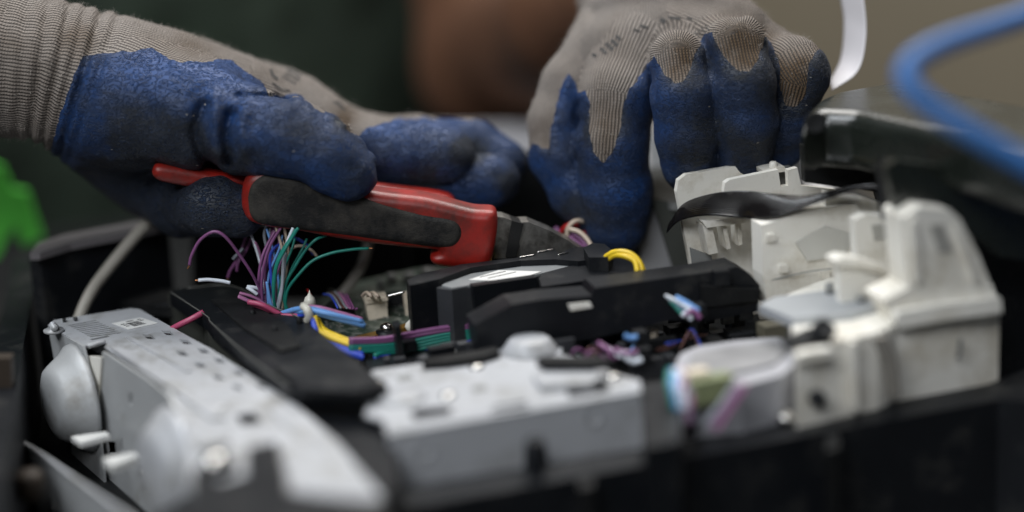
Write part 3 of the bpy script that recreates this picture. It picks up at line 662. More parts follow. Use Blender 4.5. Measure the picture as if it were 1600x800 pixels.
for q in ([(266, 456), (322, 493), (331, 505), (382, 551), (450, 604)], [(292, 450), (345, 445), (378, 452), (415, 474), (468, 496)], [(345, 470), (400, 500), (460, 540)]):
    tube('worn_plate_edge', [G(a_, b_, -14.6) for a_, b_ in q], .28, M('rubbed_edge_grey', (.11, .11, .10), .4), cp)
prism('plate_step', [(330, 468), (372, 462), (450, 508), (470, 540), (440, 548), (380, 512)], -13.9, -15.2, BLACKM, cp, .3)
# --- circuit board
pcb = prism('circuit_board', [(470, 482), (510, 462), (560, 440), (655, 420), (760, 420), (760, 480), (700, 496), (560, 532), (520, 520)], -28, -29.6, PCB, pr, 0)
prism('board_edge', [(536, 533), (560, 524), (690, 491), (692, 496), (562, 531), (540, 540)], -27.4, -30, GOLD, pcb, .1)
bm = bmesh.new()                                  # small surface-mounted pieces
for i in range(260):
    x = random.uniform(505, 690); y = 492-(x-505)*.16-random.uniform(-30, 46)*.8
    if y < 424: continue
    c = G(x, y, -28); s = random.uniform(.3, .9)/1000
    bmesh.ops.create_cube(bm, size=1, matrix=Matrix.Translation(c) @ Matrix.Diagonal((s*random.uniform(1, 2), s, random.uniform(.6, 1.8)/1000, 1)))
tag(bm_obj('surface_component', bm, M('solder_and_chips', (.26, .26, .23), .3, metal=.5, var=.8, vs=900), pcb), kind='stuff')
cn = slab('beige_connector', [(572, 472), (605, 467), (606, 495), (576, 501)], G(590, 499, -28), 12, 7, BEIGE, pcb, .35)
slab('connector_lip', [(571, 470), (606, 465), (606, 470), (571, 475)], G(590, 499, -28)-np.array([0, .0012, 0]), 12, 9, BEIGE, cn, .2)
for dx in (0, 9): tube('connector_wire', [G(584+dx, 468, -19), F(580+dx*1.2, 463, 2), F(573+dx*1.1, 457, 5), F(566+dx, 462, 9)], .7, WIREC['cream'], cn)
slab('component_post', [(630, 458), (636, 457), (639, 494), (634, 496)], G(636, 493, -28), 12, 2, BEIGE, pcb, .15)
slab('relay_body', [(606, 466), (630, 461), (631, 480), (607, 485)], G(618, 486, -28)+np.array([0, .006, 0]), 12, 7, BLACK, pcb, .3)
tube('relay_rail', [F(604, 463, 2), F(632, 456, 2)], .5, CHROME, pcb)
lathe('screw', [(2.6, -1), (2.7, .2), (2.3, 1.3), (1.2, 1.9), (.2, 2.0)], G(604, 512, -26), (0, -.1, 1), CHROME, pcb, 24)
lathe('screw_seat', [(4.4, -6), (4.4, -.6), (.2, -.5)], G(604, 514, -26), (0, 0, 1), BLACK, pcb, 24)
bc = slab('black_connector', [(520, 478), (552, 478), (556, 492), (556, 505), (520, 505), (500, 496)], G(540, 500, -28), 12, 8, BLACK, pcb, .3)
for i in range(7):
    k = ['blue', 'grey', 'brown', 'grey', 'mauve', 'purple', 'purple'][i]
    tube('connector_wire', [F(505+i*6, 455+abs(i-3)*1.5, 18), F(516+i*5, 462+i, 12), F(524+i*5, 474+i*1.5, 4), F(528+i*5, 482, 2)], .45, WIREC[k], bc)
tube('wire', [F(480, 452, 12), F(486, 462, 8)], .4, WIREC['red'], pcb)
for q, s in (((640, 442), 9), ((612, 444), 7), ((668, 436), 10), ((595, 452), 5)):
    lathe('capacitor', [(s*.32, 0), (s*.32, 4), (s*.28, 4.5), (.2, 4.5)], G(*q, -28), (0, 0, 1), GREYP, pcb, 16)
tube('curved_trim', [G(640, 512, -24), G(655, 500, -20), G(680, 496, -19), G(705, 503, -20)], 2.4, IVORY, pr)

# --- drive unit with grey top and sticker
du = prism('drive_unit', [(682, 450), (690, 440), (736, 421), (800, 411.5), (868, 409), (903, 413), (842, 430), (742, 446), (706, 453)], -4, -34, DARKG, pr, .8)
prism('unit_top', [(690, 446), (698, 440), (736, 423), (800, 413), (868, 410.5), (896, 414), (838, 429), (742, 444), (706, 450)], -3.4, -4.4, M('grey_unit_top', (.20, .21, .215), .38, var=.15, dirt=(.3, .3, .28), ds=60), du, .4)
st2 = prism('sticker', [(732, 437), (779, 422), (846, 424), (800, 439)], -3.0, -3.3, PAPER, du, 0)
for a in ((750, 433, 790, 424), (762, 435, 806, 425)): tube('printed_line', [G(a[0], a[1], -2.95), G(a[2], a[3], -2.95)], .18, INK, st2)
slab('unit_rib', [(676, 452), (708, 455), (712, 500), (682, 505)], G(695, 480, -14)-np.array([0, .004, 0]), 16, 8, BLACK, pr, .5)
slab('unit_front', [(738, 447), (838, 433), (842, 478), (745, 500)], G(790, 442, -4)-np.array([0, .002, 0]), 16, 4, BLACK, pr, .5)
prism('drive_block', [(842, 434), (850, 426), (940, 403), (985, 401), (1006, 412), (1003, 424), (930, 436), (846, 448)], -3, -40, BLACK, pr, .7)
prism('rear_rail', [(636, 438), (650, 430), (720, 413), (836, 399), (842, 393), (868, 390), (874, 397), (890, 388), (936, 382), (950, 388), (958, 402), (903, 408), (868, 405), (814, 407), (736, 418), (686, 436), (640, 446)], -1, -40, BLACK, pr, .5)
for a, b in (((812, 402), (836, 398)), ((840, 394), (866, 389)), ((872, 398), (888, 394)), ((930, 384), (952, 388))): tube('edge_highlight', [G(*a, -.6), G(*b, -.6)], .28, CHROME, pr)  # bright lines modelled in as highlights along the rail's edges
prism('end_cap', [(912, 388), (925, 380), (945, 381), (957, 392), (950, 402), (920, 402)], 3, -10, BLACK, pr, .8)
slab('dark_fin', [(638, 440), (670, 436), (676, 492), (642, 500)], G(660, 460, -10), 16, 3, BLACKM, pr, .4); slab('dark_fin', [(648, 445), (680, 440), (684, 496), (652, 500)], G(665, 470, -12), 16, 2, BLACK, pr, .4)
slab('grey_strip', [(664, 452), (668, 451), (674, 494), (670, 496)], G(668, 478, -14)-np.array([0, .003, 0]), 16, 2, GREYP, pr, .2)

# --- long black bar across the middle
BP = F(950, 512, -46)
br_ = slab('long_bar', [(742, 508), (760, 498), (800, 476), (850, 468), (925, 462), (930, 450), (1000, 440), (1095, 427), (1152, 417), (1172, 428), (1187, 446), (1184, 486), (1100, 504), (1050, 500), (925, 530), (880, 535), (790, 548), (750, 556)], BP, 14, 14, BLACK, pr, .8)
slab('bar_step', [(1096, 446), (1184, 452), (1182, 470), (1098, 480)], BP-np.array([0, .0025, 0]), 14, 6, BLACKM, pr, .5)
slab('pale_patch', [(888, 476), (922, 472), (926, 480), (892, 486)], BP-np.array([0, .0012, 0]), 14, 1, IVORY, br_, .1)
prism('bar_ledge', [(800, 480), (840, 466), (925, 458), (925, 464), (840, 474)], -13, -18, DARKG, br_, .5)
tube('steel_rod', [G(926, 521, -22), G(1048, 491, -22)], 1.5, SILVER, pr, n=2)
prism('gear_well', [(880, 530), (1000, 505), (1120, 500), (1185, 490), (1190, 520), (1060, 545), (1050, 610), (1010, 600), (950, 575), (880, 560)], -33, -60, BLACKM, pr, .6)
for c, r, hh in (((900, 540), 7, 5), ((940, 530), 5, 7), ((1010, 545), 8, 5), ((1085, 520), 6, 8)):
    g = lathe('gear', [(r, 0), (r, hh), (r*.7, hh), (r*.65, hh-1), (.3, hh-1)], G(*c, -33), (0, 0, 1), BLACK, pr, 28)
rr = random.Random(4)
for i in range(14):                                # clips between bar and bracket
    x = rr.uniform(640, 890); boxat('rail_clip', G(x, 552-(x-640)*.1+rr.uniform(-12, 6), rr.uniform(-24, -17)), rr.uniform(4, 12), rr.uniform(2, 5), 10, rr.choice((14, 20)), rr.choice((BLACK, BLACKM, DARKG)), pr, .5)
for i in range(26):                                # small black clips, plugs and ribs crowding the gear well
    x = rr.uniform(890, 1170); y = 560-(x-890)*.16+rr.uniform(-34, 24)
    boxat('well_clip', G(x, y, rr.uniform(-30, -22)), rr.uniform(5, 13), rr.uniform(3, 7), 14, rr.choice((14, 20, 104)), rr.choice((BLACK, BLACK, BLACKM, DARKG)), pr, .5)
for x, y in ((775, 484), (868, 463), (1040, 434), (1126, 422)): boxat('bar_clip', F(x, y, -36), 6, 4, 6, 14, BLACK, pr, .5)
boxat('brown_module', G(1205, 505, -20), 9, 8, 14, 18, M('olive_module', (.12, .11, .08), .5, var=.5, vs=120), pr, .6)
# --- white pressed bracket, front middle
bz = -20
bo = [(564, 590), (585, 578), (662, 567), (755, 552), (779, 538), (880, 538), (876, 552), (922, 562), (950, 578), (975, 588), (1000, 594), (1002, 612), (606, 679), (600, 656), (570, 648), (575, 628)]
PB = M('white_painted_bracket', (.40, .41, .43), .42, var=.1, bump=.1, bs=500, dirt=(.20, .195, .18), ds=38, dth=.62)
bk = holed('front_bracket', bo, [[(640, 645), (650, 638), (700, 634), (708, 642), (700, 648), (648, 656)], [(765, 640), (775, 634), (822, 626), (830, 636), (822, 640), (770, 648)], [(885, 612), (895, 604), (945, 596), (955, 604), (948, 614), (890, 622)]], bz, 1.2, PB, pr)
bk['label'] = 'pale pressed bracket with three cut-outs along its front edge'
A = G(606, 679, bz); B = G(1002, 612, bz); d = B-A; d /= np.linalg.norm(d); nb = np.array([-d[1], d[0], 0.])
holed('bracket_face', [(606, 680), (1002, 613), (1006, 700), (860, 728), (852, 690), (834, 682), (820, 696), (818, 740), (614, 775)], [], 0, 1.2, PB, bk, (A+nb*.0002, nb))
for c in ((663, 705), (926, 651)): lathe('pressed_ring', [(3.5, -.1), (3.4, .5), (2.9, .5), (2.8, .1), (.2, .1)], H(*c, A, nb), -nb, PB, bk, 28)
lathe('raised_boss', [(11, -.5), (10.5, .8), (8, 4.2), (7, 5), (.3, 5.2)], G(828, 548, bz), (0, 0, 1), PB, bk, 40)
lathe('raised_boss', [(9, -.5), (8.6, .6), (7, 2), (.3, 2.2)], G(628, 622, bz), (0, 0, 1), PB, bk, 40)
prism('raised_pad', [(832, 584), (850, 572), (915, 570), (940, 586), (925, 598), (845, 602)], bz+2.6, bz-.2, PB, bk, 1.2)
for c in ((632, 590), (748, 606)): prism('shallow_mark', [(c[0]-12, c[1]-2), (c[0]+10, c[1]-6), (c[0]+13, c[1]+1), (c[0]-9, c[1]+5)], bz+.3, bz-.1, GREYP, bk, .1)
prism('bracket_inside', [(585, 590), (760, 562), (860, 555), (985, 600), (985, 612), (610, 672)], bz-6, -60, BLACKM, pr, 0)
lathe('black_post', [(3.4, -40), (3.4, 0), (2.6, 1), (.3, 1.2)], G(836, 690, -26), (0, 0, 1), BLACK, pr, 24)
prism('black_clip', [(660, 566), (670, 560), (745, 548), (775, 540), (780, 548), (755, 556), (700, 564)], -17, -24, BLACKM, pr, .4)
prism('black_clip', [(838, 560), (850, 556), (935, 556), (960, 562), (930, 566), (850, 566)], -14, -17, BLACKM, pr, .4)
prism('side_block', [(1004, 600), (1050, 590), (1066, 640), (1062, 690), (1006, 700)], -24, -60, BLACK, pr, .6)

for c in ((590, 600), (745, 575), (958, 590), (700, 620)): lathe('bracket_screw', [(2.6, -.5), (2.7, .5), (2.2, 1.3), (1, 1.6), (.2, 1.6)], G(*c, bz), (0, 0, 1), CHROME, bk, 20)
prism('stamped_seam', [(600, 668), (1000, 603), (1001, 606), (602, 672)], bz+.25, bz-.2, PB, bk, .1)
rc = random.Random(12)
for i in range(34):                                # sockets, chips and screws between the black blocks
    x, y, z = rc.choice(((rc.uniform(560, 745), rc.uniform(500, 560), -25), (rc.uniform(880, 1060), rc.uniform(505, 590), -24), (rc.uniform(1040, 1190), rc.uniform(488, 520), -20)))
    boxat('small_socket', G(x, y-(x-600)*.03, z+rc.uniform(-4, 3)), rc.uniform(2, 6), rc.uniform(2, 4), rc.uniform(3, 6), rc.choice((14, 20, 60)), rc.choice((BLACK, DARKG, DARKG, GREYP, BEIGE, BLACKM)), pr, .25)
for i in range(14):                                # thin leads threading the well
    x = rc.uniform(880, 1080); y = 560-(x-880)*.15; k = rc.choice(['purple', 'grey', 'sky', 'white', 'brown', 'blue'])
    tube('thin_lead', [G(x, y+rc.uniform(-12, 20), -24), G(x+rc.uniform(8, 20), y+rc.uniform(-20, 10), -19), G(x+rc.uniform(25, 50), y+rc.uniform(-12, 16), -25)], .42, WIREC[k], pr, n=5, seg=6)
# --- round motor can beside it
mc = G(1158, 566, -21)
MP = [(1056, 566), (1064, 552), (1090, 541), (1150, 532), (1214, 527), (1240, 532), (1250, 546), (1246, 566), (1222, 586), (1160, 602), (1100, 606), (1066, 596)]
mt_ = prism('motor_can', MP, -19, -52, M('pale_motor_metal', (.40, .40, .425), .4, metal=.15, var=.08), pr, 2)
prism('motor_cap', [(1075, 566), (1082, 552), (1140, 541), (1212, 534), (1232, 544), (1210, 566), (1140, 584), (1090, 584)], -17.6, -19.4, SILVER, mt_, .6)
lathe('screw', [(3, -1), (3, 1), (1.5, 1.8), (.2, 1.9)], G(1228, 652, -34), (0, -.4, 1), CHROME, mt_, 20)
boxat('motor_plug', G(1110, 588, -14), 15, 6, 9, 18, M('green_yellow_plug', (.22, .25, .13), .5, var=.4, vs=160), mt_, .5)
boxat('motor_plug', G(1088, 578, -12), 8, 5, 6, 18, BEIGE, mt_, .5)
# --- ivory plastic frame at the right
iv = G(1300, 500, -10)
fr = prism('ivory_frame', [(1242, 548), (1372, 520), (1402, 506), (1562, 478), (1552, 440), (1330, 420), (1230, 460), (1240, 520)], -8, -42, IVORY, pr, 1.2)
fr['label'] = 'ivory moulded frame with upright plates, ledge and sloping wing'
slab('back_plate', [(1057, 300), (1060, 282), (1072, 273), (1160, 258), (1166, 270), (1178, 330), (1190, 430), (1084, 440)], F(1090, 300, 8), 14, 3, IVORY, fr, .5)
slab('catch_plate', [(1131, 300), (1133, 286), (1140, 281), (1216, 265), (1220, 292), (1232, 290), (1231, 266), (1246, 262), (1252, 290), (1306, 296), (1308, 330), (1140, 345)], F(1200, 300, 0), 14, 3, IVORY, fr, .4)
slab('catch_hook', [(1192, 266), (1226, 260), (1228, 268), (1194, 273)], F(1205, 266, 6), 14, 8, IVORY, fr, .5)
lathe('peg', [(1.6, -4), (1.6, 2), (1.2, 2.6), (.2, 2.7)], F(1208, 262, 9), (0, 0, 1), IVORY, fr, 16)
slab('notch_back', [(1218, 262), (1236, 260), (1238, 292), (1220, 294)], F(1205, 270, 12), 14, 3, GREYP, fr, .2)
slab('shelf_shade', [(1080, 388), (1112, 400), (1114, 426), (1085, 426)], F(1090, 400, 2), 14, 2, GREYP, fr, .2)  # grey plate standing in for the shade of a recess
slab('lower_plate', [(1120, 396), (1126, 386), (1240, 362), (1345, 350), (1350, 480), (1190, 500), (1128, 480)], F(1200, 400, 16), 16, 3, IVORY, fr, .6)
for q in ([(1098, 352), (1112, 350), (1122, 395), (1108, 398)], [(1128, 349), (1134, 348), (1142, 388), (1136, 390)], [(1152, 346), (1158, 345), (1160, 382), (1154, 384)]):
    slab('upright_rib', q, F(1125, 370, -4), 14, 8, IVORY, fr, .4)
slab('side_rib', [(1097, 346), (1190, 336), (1192, 345), (1104, 356)], F(1140, 348, -6), 14, 6, IVORY, fr, .4)
slab('cover_back', [(1290, 300), (1342, 306), (1440, 335), (1500, 450), (1500, 500), (1290, 480)], F(1350, 350, -18), 14, 4, IVORY, fr, 1.5)
slab('sloped_cover', [(1190, 352), (1258, 330), (1338, 318), (1352, 342), (1346, 400), (1318, 430), (1300, 460), (1200, 478), (1192, 430)], F(1260, 400, -27), 16, 10, IVORY, fr, 2.5)
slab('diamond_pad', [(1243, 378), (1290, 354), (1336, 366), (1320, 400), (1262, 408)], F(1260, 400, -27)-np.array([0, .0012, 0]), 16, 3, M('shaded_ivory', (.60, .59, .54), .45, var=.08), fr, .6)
slab('sloping_wing', [(1410, 340), (1438, 322), (1484, 328), (1500, 342), (1530, 400), (1562, 480), (1548, 500), (1400, 508), (1380, 470), (1420, 450)], G(1480, 498, -8), 14, 16, IVORY, fr, 2.5)
slab('wing_recess_shade', [(1452, 352), (1474, 350), (1490, 392), (1468, 396)], G(1480, 498, -8)-np.array([0, .0006, 0]), 14, 2, M('recess_shade_grey', (.36, .35, .32), .5), fr, .6)  # no real hollow: the recess shading is a darker patch on the wing
slab('ledge_wall', [(1310, 414), (1340, 410), (1420, 436), (1440, 446), (1440, 496), (1380, 502), (1316, 494)], F(1380, 460, -62), 16, 4, IVORY, fr, 1)
slab('ledge', [(1304, 408), (1318, 402), (1345, 405), (1440, 434), (1440, 446), (1420, 441), (1340, 416), (1308, 416)], F(1380, 460, -66), 16, 8, IVORY, fr, 1)
prism('grey_plate', [(1186, 476), (1210, 464), (1300, 452), (1385, 462), (1390, 472), (1330, 490), (1240, 498)], -5.5, -9, M('zinc_plate', (.40, .42, .44), .4, metal=.3, var=.06), fr, .5)
lathe('pivot_pin', [(1.8, -2), (1.8, 1.5), (1.2, 2), (.3, 2)], G(1345, 470, -5), (0, 0, 1), GREYP, fr, 20)
lathe('pivot_pin', [(1.6, -2), (1.6, 3), (1.2, 3.5), (.3, 3.5)], G(1296, 456, -5), (0, 0, 1), GREYP, fr, 20)
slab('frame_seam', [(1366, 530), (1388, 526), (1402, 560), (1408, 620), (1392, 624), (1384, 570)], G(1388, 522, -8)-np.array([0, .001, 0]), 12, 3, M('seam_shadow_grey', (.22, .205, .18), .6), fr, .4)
slab('frame_mark', [(1496, 560), (1500, 530), (1504, 530), (1500, 562)], G(1500, 495, -8)-np.array([0, .0005, 0]), 12, 1, GREYP, fr, .1)
lathe('black_roller', [(4.2, -6), (4.2, 3), (3, 4), (2.6, 3), (.3, 3)], G(1284, 520, -5), (.3, -.6, .8), BLACK, pr, 24)
prism('black_hinge', [(1222, 528), (1262, 512), (1296, 518), (1298, 528), (1240, 538)], -6, -9, BLACK, pr, .8)
lathe('black_cap', [(3, -1), (3, 1.5), (2, 2), (.3, 2)], G(1268, 604, -26)-np.array([0, .012, 0]), (0, -1, .3), BLACK, pr, 20)
for q in ([(1424, 345), (1432, 343), (1440, 440), (1430, 442)], [(1492, 352), (1498, 358), (1530, 440), (1522, 442)]): slab('wing_rib', q, G(1480, 498, -8)-np.array([0, .0022, 0]), 14, 3, IVORY, fr, .5)
slab('wing_step', [(1398, 500), (1404, 488), (1480, 476), (1564, 466), (1566, 488), (1480, 500), (1404, 514)], G(1480, 498, -8)-np.array([0, .004, 0]), 14, 5, IVORY, fr, 1.2)
slab('front_clip', [(1246, 556), (1262, 550), (1300, 545), (1304, 556), (1262, 566), (1248, 568)], G(1280, 545, -8)-np.array([0, .004, 0]), 12, 4, IVORY, fr, .6)
slab('front_rib', [(1330, 536), (1338, 534), (1342, 640), (1334, 642)], G(1336, 530, -8)-np.array([0, .003, 0]), 12, 3, IVORY, fr, .5)
for x, y in ((1205, 372), (1225, 420), (1290, 430)): slab('cover_boss', [(x-7, y-5), (x+6, y-7), (x+7, y+5), (x-6, y+7)], F(1260, 400, -27)-np.array([0, .002, 0]), 16, 3, IVORY, fr, .8)
slab('mid_cover', [(1336, 344), (1352, 336), (1418, 338), (1424, 440), (1380, 430), (1340, 412)], F(1380, 380, -44), 14, 6, IVORY, fr, 1.2)
slab('mid_recess_shade', [(1362, 352), (1392, 350), (1396, 372), (1366, 376)], F(1380, 380, -44)-np.array([0, .0006, 0]), 14, 2, M('recess_shade_grey_side', (.42, .41, .37), .5), fr, .4)  # flat darker patch, recess shade put into its colour
tube('mould_line', [F(1196, 440, -31), F(1260, 425, -30), F(1300, 420, -29)], .25, GREYP, fr)
# --- things behind the frame
slab('grey_bracket', [(1012, 300), (1024, 312), (1062, 440), (1000, 440), (1000, 300)], F(1030, 380, 45), 10, 2, M('grey_sheet', (.36, .36, .37), .5, var=.05), pr, .3)
prism('grey_ledge', [(1014, 262), (1062, 256), (1066, 318), (1050, 318), (1016, 306)], 8, 5, GREYP, pr, .5)
slab('dark_panel', [(1018, 310), (1062, 320), (1092, 445), (1060, 445)], F(1050, 380, 42), 10, 2, M('dark_grey_green', (.06, .065, .058), .6, var=.1), pr, .3)

# ================================================================== raised black lid at the right
lid = empty('black_lid', G(1500, 300, -70), 'glossy black raised printer lid with rounded corner at the right', 'lid')
LP = [(1251, 190), (1256, 166), (1274, 148), (1300, 137), (1388, 121), (1500, 138), (1740, 182), (1740, 268), (1600, 232), (1450, 196), (1330, 172), (1290, 170), (1262, 180)]
LQ = np.array([G(a_, b_, 60) for a_, b_ in LP])[:, :2]
def lid_sd(P):
    d2, _, _ = poly_sd(P[:, 0], P[:, 1], LQ); d2 = d2+.0065; dz = np.abs(P[:, 2]-.0475)-.0050
    return np.minimum(np.maximum(d2, dz), 0)+np.hypot(np.maximum(d2, 0), np.maximum(dz, 0))-.0065
lp_, lf_ = implicit(lid_sd, [LQ[:, 0].min()-.004, LQ[:, 1].min()-.004, .030], [LQ[:, 0].max()+.004, LQ[:, 1].max()+.004, .067], .0014)
link('lid_panel', mesh_np('lid_panel', lp_, lf_), GLOSS, lid, smooth=True)
slab('lid_apron', [(1385, 262), (1400, 250), (1680, 290), (1680, 420), (1560, 400), (1480, 340), (1400, 330)], F(1480, 300, -75), 14, 5, GLOSS, lid, 1.5)
slab('hinge_arm', [(1255, 228), (1400, 258), (1412, 360), (1385, 352), (1370, 300), (1258, 285)], F(1330, 260, -10), 10, 5, BLACKM, lid, 1.5)
slab('hinge_post', [(1378, 262), (1412, 262), (1416, 352), (1388, 350)], F(1395, 300, -55), 10, 8, BLACKM, lid, 1.5)
lathe('screw_recess', [(4, 0), (4, .6), (3, .2), (.3, .2)], F(1274, 192, -44), (0, -1, .2), BLACKM, lid, 24)

# ================================================================== flat cable, cables, hose
def ribbon(name, back, front, yb, yf, mat, label, cat, thick=.25, nn=8):
    a = spline([F(x, y, yb if np.isscalar(yb) else yb[i]) for i, (x, y) in enumerate(back)], nn); b = spline([F(x, y, yf if np.isscalar(yf) else yf[i]) for i, (x, y) in enumerate(front)], nn)
    V = []; Fc = []; K = 13; n = len(a)
    for i in range(n):
        for k in range(K):
            t = k/(K-1); V.append(a[i]*(1-t)+b[i]*t+np.array([0, 0, .0012*math.sin(math.pi*t)]))
    for i in range(n-1):
        for k in range(K-1): Fc.append((i*K+k, i*K+k+1, (i+1)*K+k+1, (i+1)*K+k))
    me = bpy.data.meshes.new(name); me.from_pydata([tuple(v) for v in V], [], Fc)
    uv = me.uv_layers.new(name='strip')
    for p in me.polygons:
        for li in p.loop_indices:
            v = me.loops[li].vertex_index; uv.data[li].uv = (v//K/(n-1), (v % K)/(K-1))
    me.update(); o = link(name, me, mat, None, smooth=True)
    sd = o.modifiers.new('thickness', 'SOLIDIFY'); sd.thickness = thick/1000
    return tag(o, label, cat)
m, nt, N, L, P = nodes('black_flat_cable'); P.inputs['Base Color'].default_value = (.008, .007, .007, 1); P.inputs['Roughness'].default_value = .09
uvn = N.new('ShaderNodeUVMap'); uvn.uv_map = 'strip'; sx = N.new('ShaderNodeSeparateXYZ'); L.new(uvn.outputs[0], sx.inputs[0])
mm = N.new('ShaderNodeMath'); mm.operation = 'MULTIPLY'; mm.inputs[1].default_value = 2*math.pi*14; L.new(sx.outputs[1], mm.inputs[0])
ms = N.new('ShaderNodeMath'); ms.operation = 'SINE'; L.new(mm.outputs[0], ms.inputs[0])
bp = N.new('ShaderNodeBump'); bp.inputs['Strength'].default_value = .5; bp.inputs['Distance'].default_value = .0004; L.new(ms.outputs[0], bp.inputs['Height']); L.new(bp.outputs[0], P.inputs['Normal'])
FLAT = m
ribbon('flat_cable', [(1048, 345), (1068, 318), (1110, 303), (1160, 298), (1215, 303), (1262, 304), (1330, 292), (1400, 286)], [(1041, 364), (1062, 345), (1104, 337), (1160, 341), (1200, 341), (1248, 327), (1340, 296), (1404, 296)],
       [12, 3, -4, -11, -17, -22, -28, -34], [8, -2, -10, -19, -29, -33, -36, -42], FLAT, 'black flat ribbon cable curling over the ivory frame, lamp streak on its bend', 'cable')
WR = M('white_flat_ribbon', (.62, .60, .62), .4, var=.04)
ribbon('white_ribbon', [(1180, -420), (1240, -240), (1295, -90), (1314, 0), (1319, 40), (1314, 92), (1296, 130)], [(1222, -420), (1284, -240), (1334, -90), (1350, 0), (1353, 60), (1340, 112), (1300, 142)], [130, 110, 92, 80, 75, 70, 60], [110, 92, 74, 62, 56, 50, 40], WR, 'white flat ribbon hanging down behind the black lid, right of the right glove', 'cable')
tag(tube('blue_hose', [F(2150, -150, 20), F(1900, -75, -70), F(1760, -34, -110), F(1660, 2, -125), F(1600, 26, -132), F(1540, 46, -140), F(1480, 66, -148), F(1436, 88, -155), F(1416, 112, -160), F(1424, 138, -164), F(1456, 168, -167), F(1505, 200, -170), F(1560, 232, -172), F(1620, 266, -174), F(1720, 322, -176), F(1850, 400, -170), F(2000, 540, -150), np.array([.36, -.16, -.128]), np.array([.5, -.14, -.131])], 3.5, BLUEC, n=10, seg=20), 'thick blue hose looping in front of the black lid at the right', 'hose')
tag(tube('grey_cable', [F(300, 300, 80), F(252, 332, 68), F(215, 365, 55), (F(165, 425, 42)), F(138, 465, 30), F(120, 510, 22), F(110, 560, 18)], 2.6, GREYC, n=8, seg=14), 'grey-beige cable bending down behind the steel housing at the left', 'cable', 'grey-beige cables behind the wires')
tag(tube('grey_cable', [F(578, 350, 60), F(574, 385, 56), F(565, 415, 50), F(550, 440, 46), F(528, 468, 42)], 2.3, GREYC, n=8, seg=14), 'grey-beige cable bending under the red pliers handle beside the green wires', 'cable', 'grey-beige cables behind the wires')

# ================================================================== bundles of thin wires
wb = empty('cut_wire_bundle', F(430, 490, 0), 'fan of cut purple, green, blue and white wires standing up under the pliers', 'wires')
def wires(parent, L_, r=.64):
    for k, pts in L_:
        q = [F(*(p if len(p) == 3 else (*p, 0))) for p in pts]; tube('wire', q, r, WIREC[k], parent, n=7, seg=8)
wires(wb, [
 ('purple', [(296, 414, -4), (300, 398, -5), (313, 375, -6), (334, 362, -7), (352, 370, -7), (372, 395, -5), (392, 425, -3), (404, 448, 0), (412, 470, 2)]),
 ('purple', [(436, 352, 6), (420, 378, 4), (409, 405, 2), (404, 440, 1), (405, 470, 1), (410, 482, 2)]),
 ('purple', [(440, 354, 2), (424, 380, 1), (414, 408, 0), (409, 440, 0), (410, 478, 1)]),
 ('purple', [(430, 350, 8), (424, 372, 6), (417, 395, 5), (414, 430, 4), (417, 474, 3)]),
 ('brown', [(434, 356, 10), (426, 380, 9), (420, 410, 8), (417, 440, 6), (420, 480, 4)]),
 ('grey', [(428, 350, 12), (418, 350, 12), (413, 366, 12), (416, 385, 12), (420, 410, 12)]),
 ('grey', [(441, 385, 8), (430, 400, 8), (428, 430, 8), (430, 460, 6), (434, 480, 4)]),
 ('blue', [(440, 380, 6), (428, 388, 4), (422, 402, 3), (423, 425, 2), (426, 455, 2), (430, 482, 3)]),
 ('blue', [(452, 372, 14), (466, 374, 14), (480, 384, 14), (490, 398, 14)]),
 ('sky', [(417, 440, 0), (420, 460, -1), (425, 478, -1), (434, 490, 0)]),
 ('cream', [(430, 350, 3), (435, 368, 3), (440, 385, 3), (441, 400, 4), (436, 425, 5), (433, 450, 5), (435, 482, 4)]),
 ('cream', [(443, 352, 4), (447, 370, 5), (450, 392, 6), (448, 420, 7), (443, 445, 6), (438, 482, 5)]),
 ('white', [(458, 356, -2), (450, 375, -3), (444, 395, -3), (442, 425, -2), (440, 455, -1), (434, 486, 0)]),
 ('white', [(446, 395, -1), (444, 420, -1), (441, 445, 0), (436, 468, 0), (432, 486, 1)]),
 ('green', [(466, 356, -5), (456, 372, -5), (444, 392, -6), (433, 415, -6), (429, 440, -5), (428, 465, -4), (431, 484, -2)]),
 ('green', [(463, 358, -3), (453, 374, -4), (440, 394, -4), (431, 416, -4), (427, 442, -3), (428, 468, -2)]),
 ('green', [(510, 368, 6), (494, 374, 4), (478, 390, 3), (462, 415, 2), (448, 440, 1), (444, 465, 0), (449, 484, 0)]),
 ('green', [(576, 388, 4), (548, 390, 3), (516, 396, 2), (488, 408, 1), (466, 430, 0), (450, 452, 0), (446, 472, 0), (447, 484, 0)]),
 ('cream', [(452, 392, 10), (462, 385, 10), (476, 385, 10), (488, 392, 10), (495, 400, 10)]),
 ('mauve', [(398, 378, 14), (404, 392, 14), (408, 410, 12)]),
 ('purple', [(384, 370, 22), (374, 400, 20), (360, 422, 20), (356, 434, 20)]), ('purple', [(392, 374, 22), (384, 392, 22), (372, 410, 20), (370, 424, 20)]),
 ('grey', [(380, 388, 18), (370, 398, 18), (364, 405, 18)]),
 ('mauve', [(372, 462, -4), (385, 468, -4), (400, 474, -2), (412, 482, 0)]), ('mauve', [(374, 458, 0), (390, 462, 0), (404, 468, 0), (414, 476, 0)])])
rw_ = random.Random(9); extra = []
for i in range(13):
    x0 = rw_.uniform(408, 446); x1 = x0+rw_.uniform(-26, 34); k = rw_.choice(['purple', 'green', 'white', 'purple', 'sky', 'cream', 'mauve', 'grey']); y1 = rw_.uniform(352, 376); d = rw_.uniform(2, 14)
    extra.append((k, [(x1, y1, d+2), ((x0*.35+x1*.65)+rw_.uniform(-5, 5), 390, d), ((x0*.7+x1*.3)+rw_.uniform(-4, 4), 425, d*.7), (x0, 455, d*.4), (x0+rw_.uniform(-2, 3), 483, 1)]))
wires(wb, extra, .52)
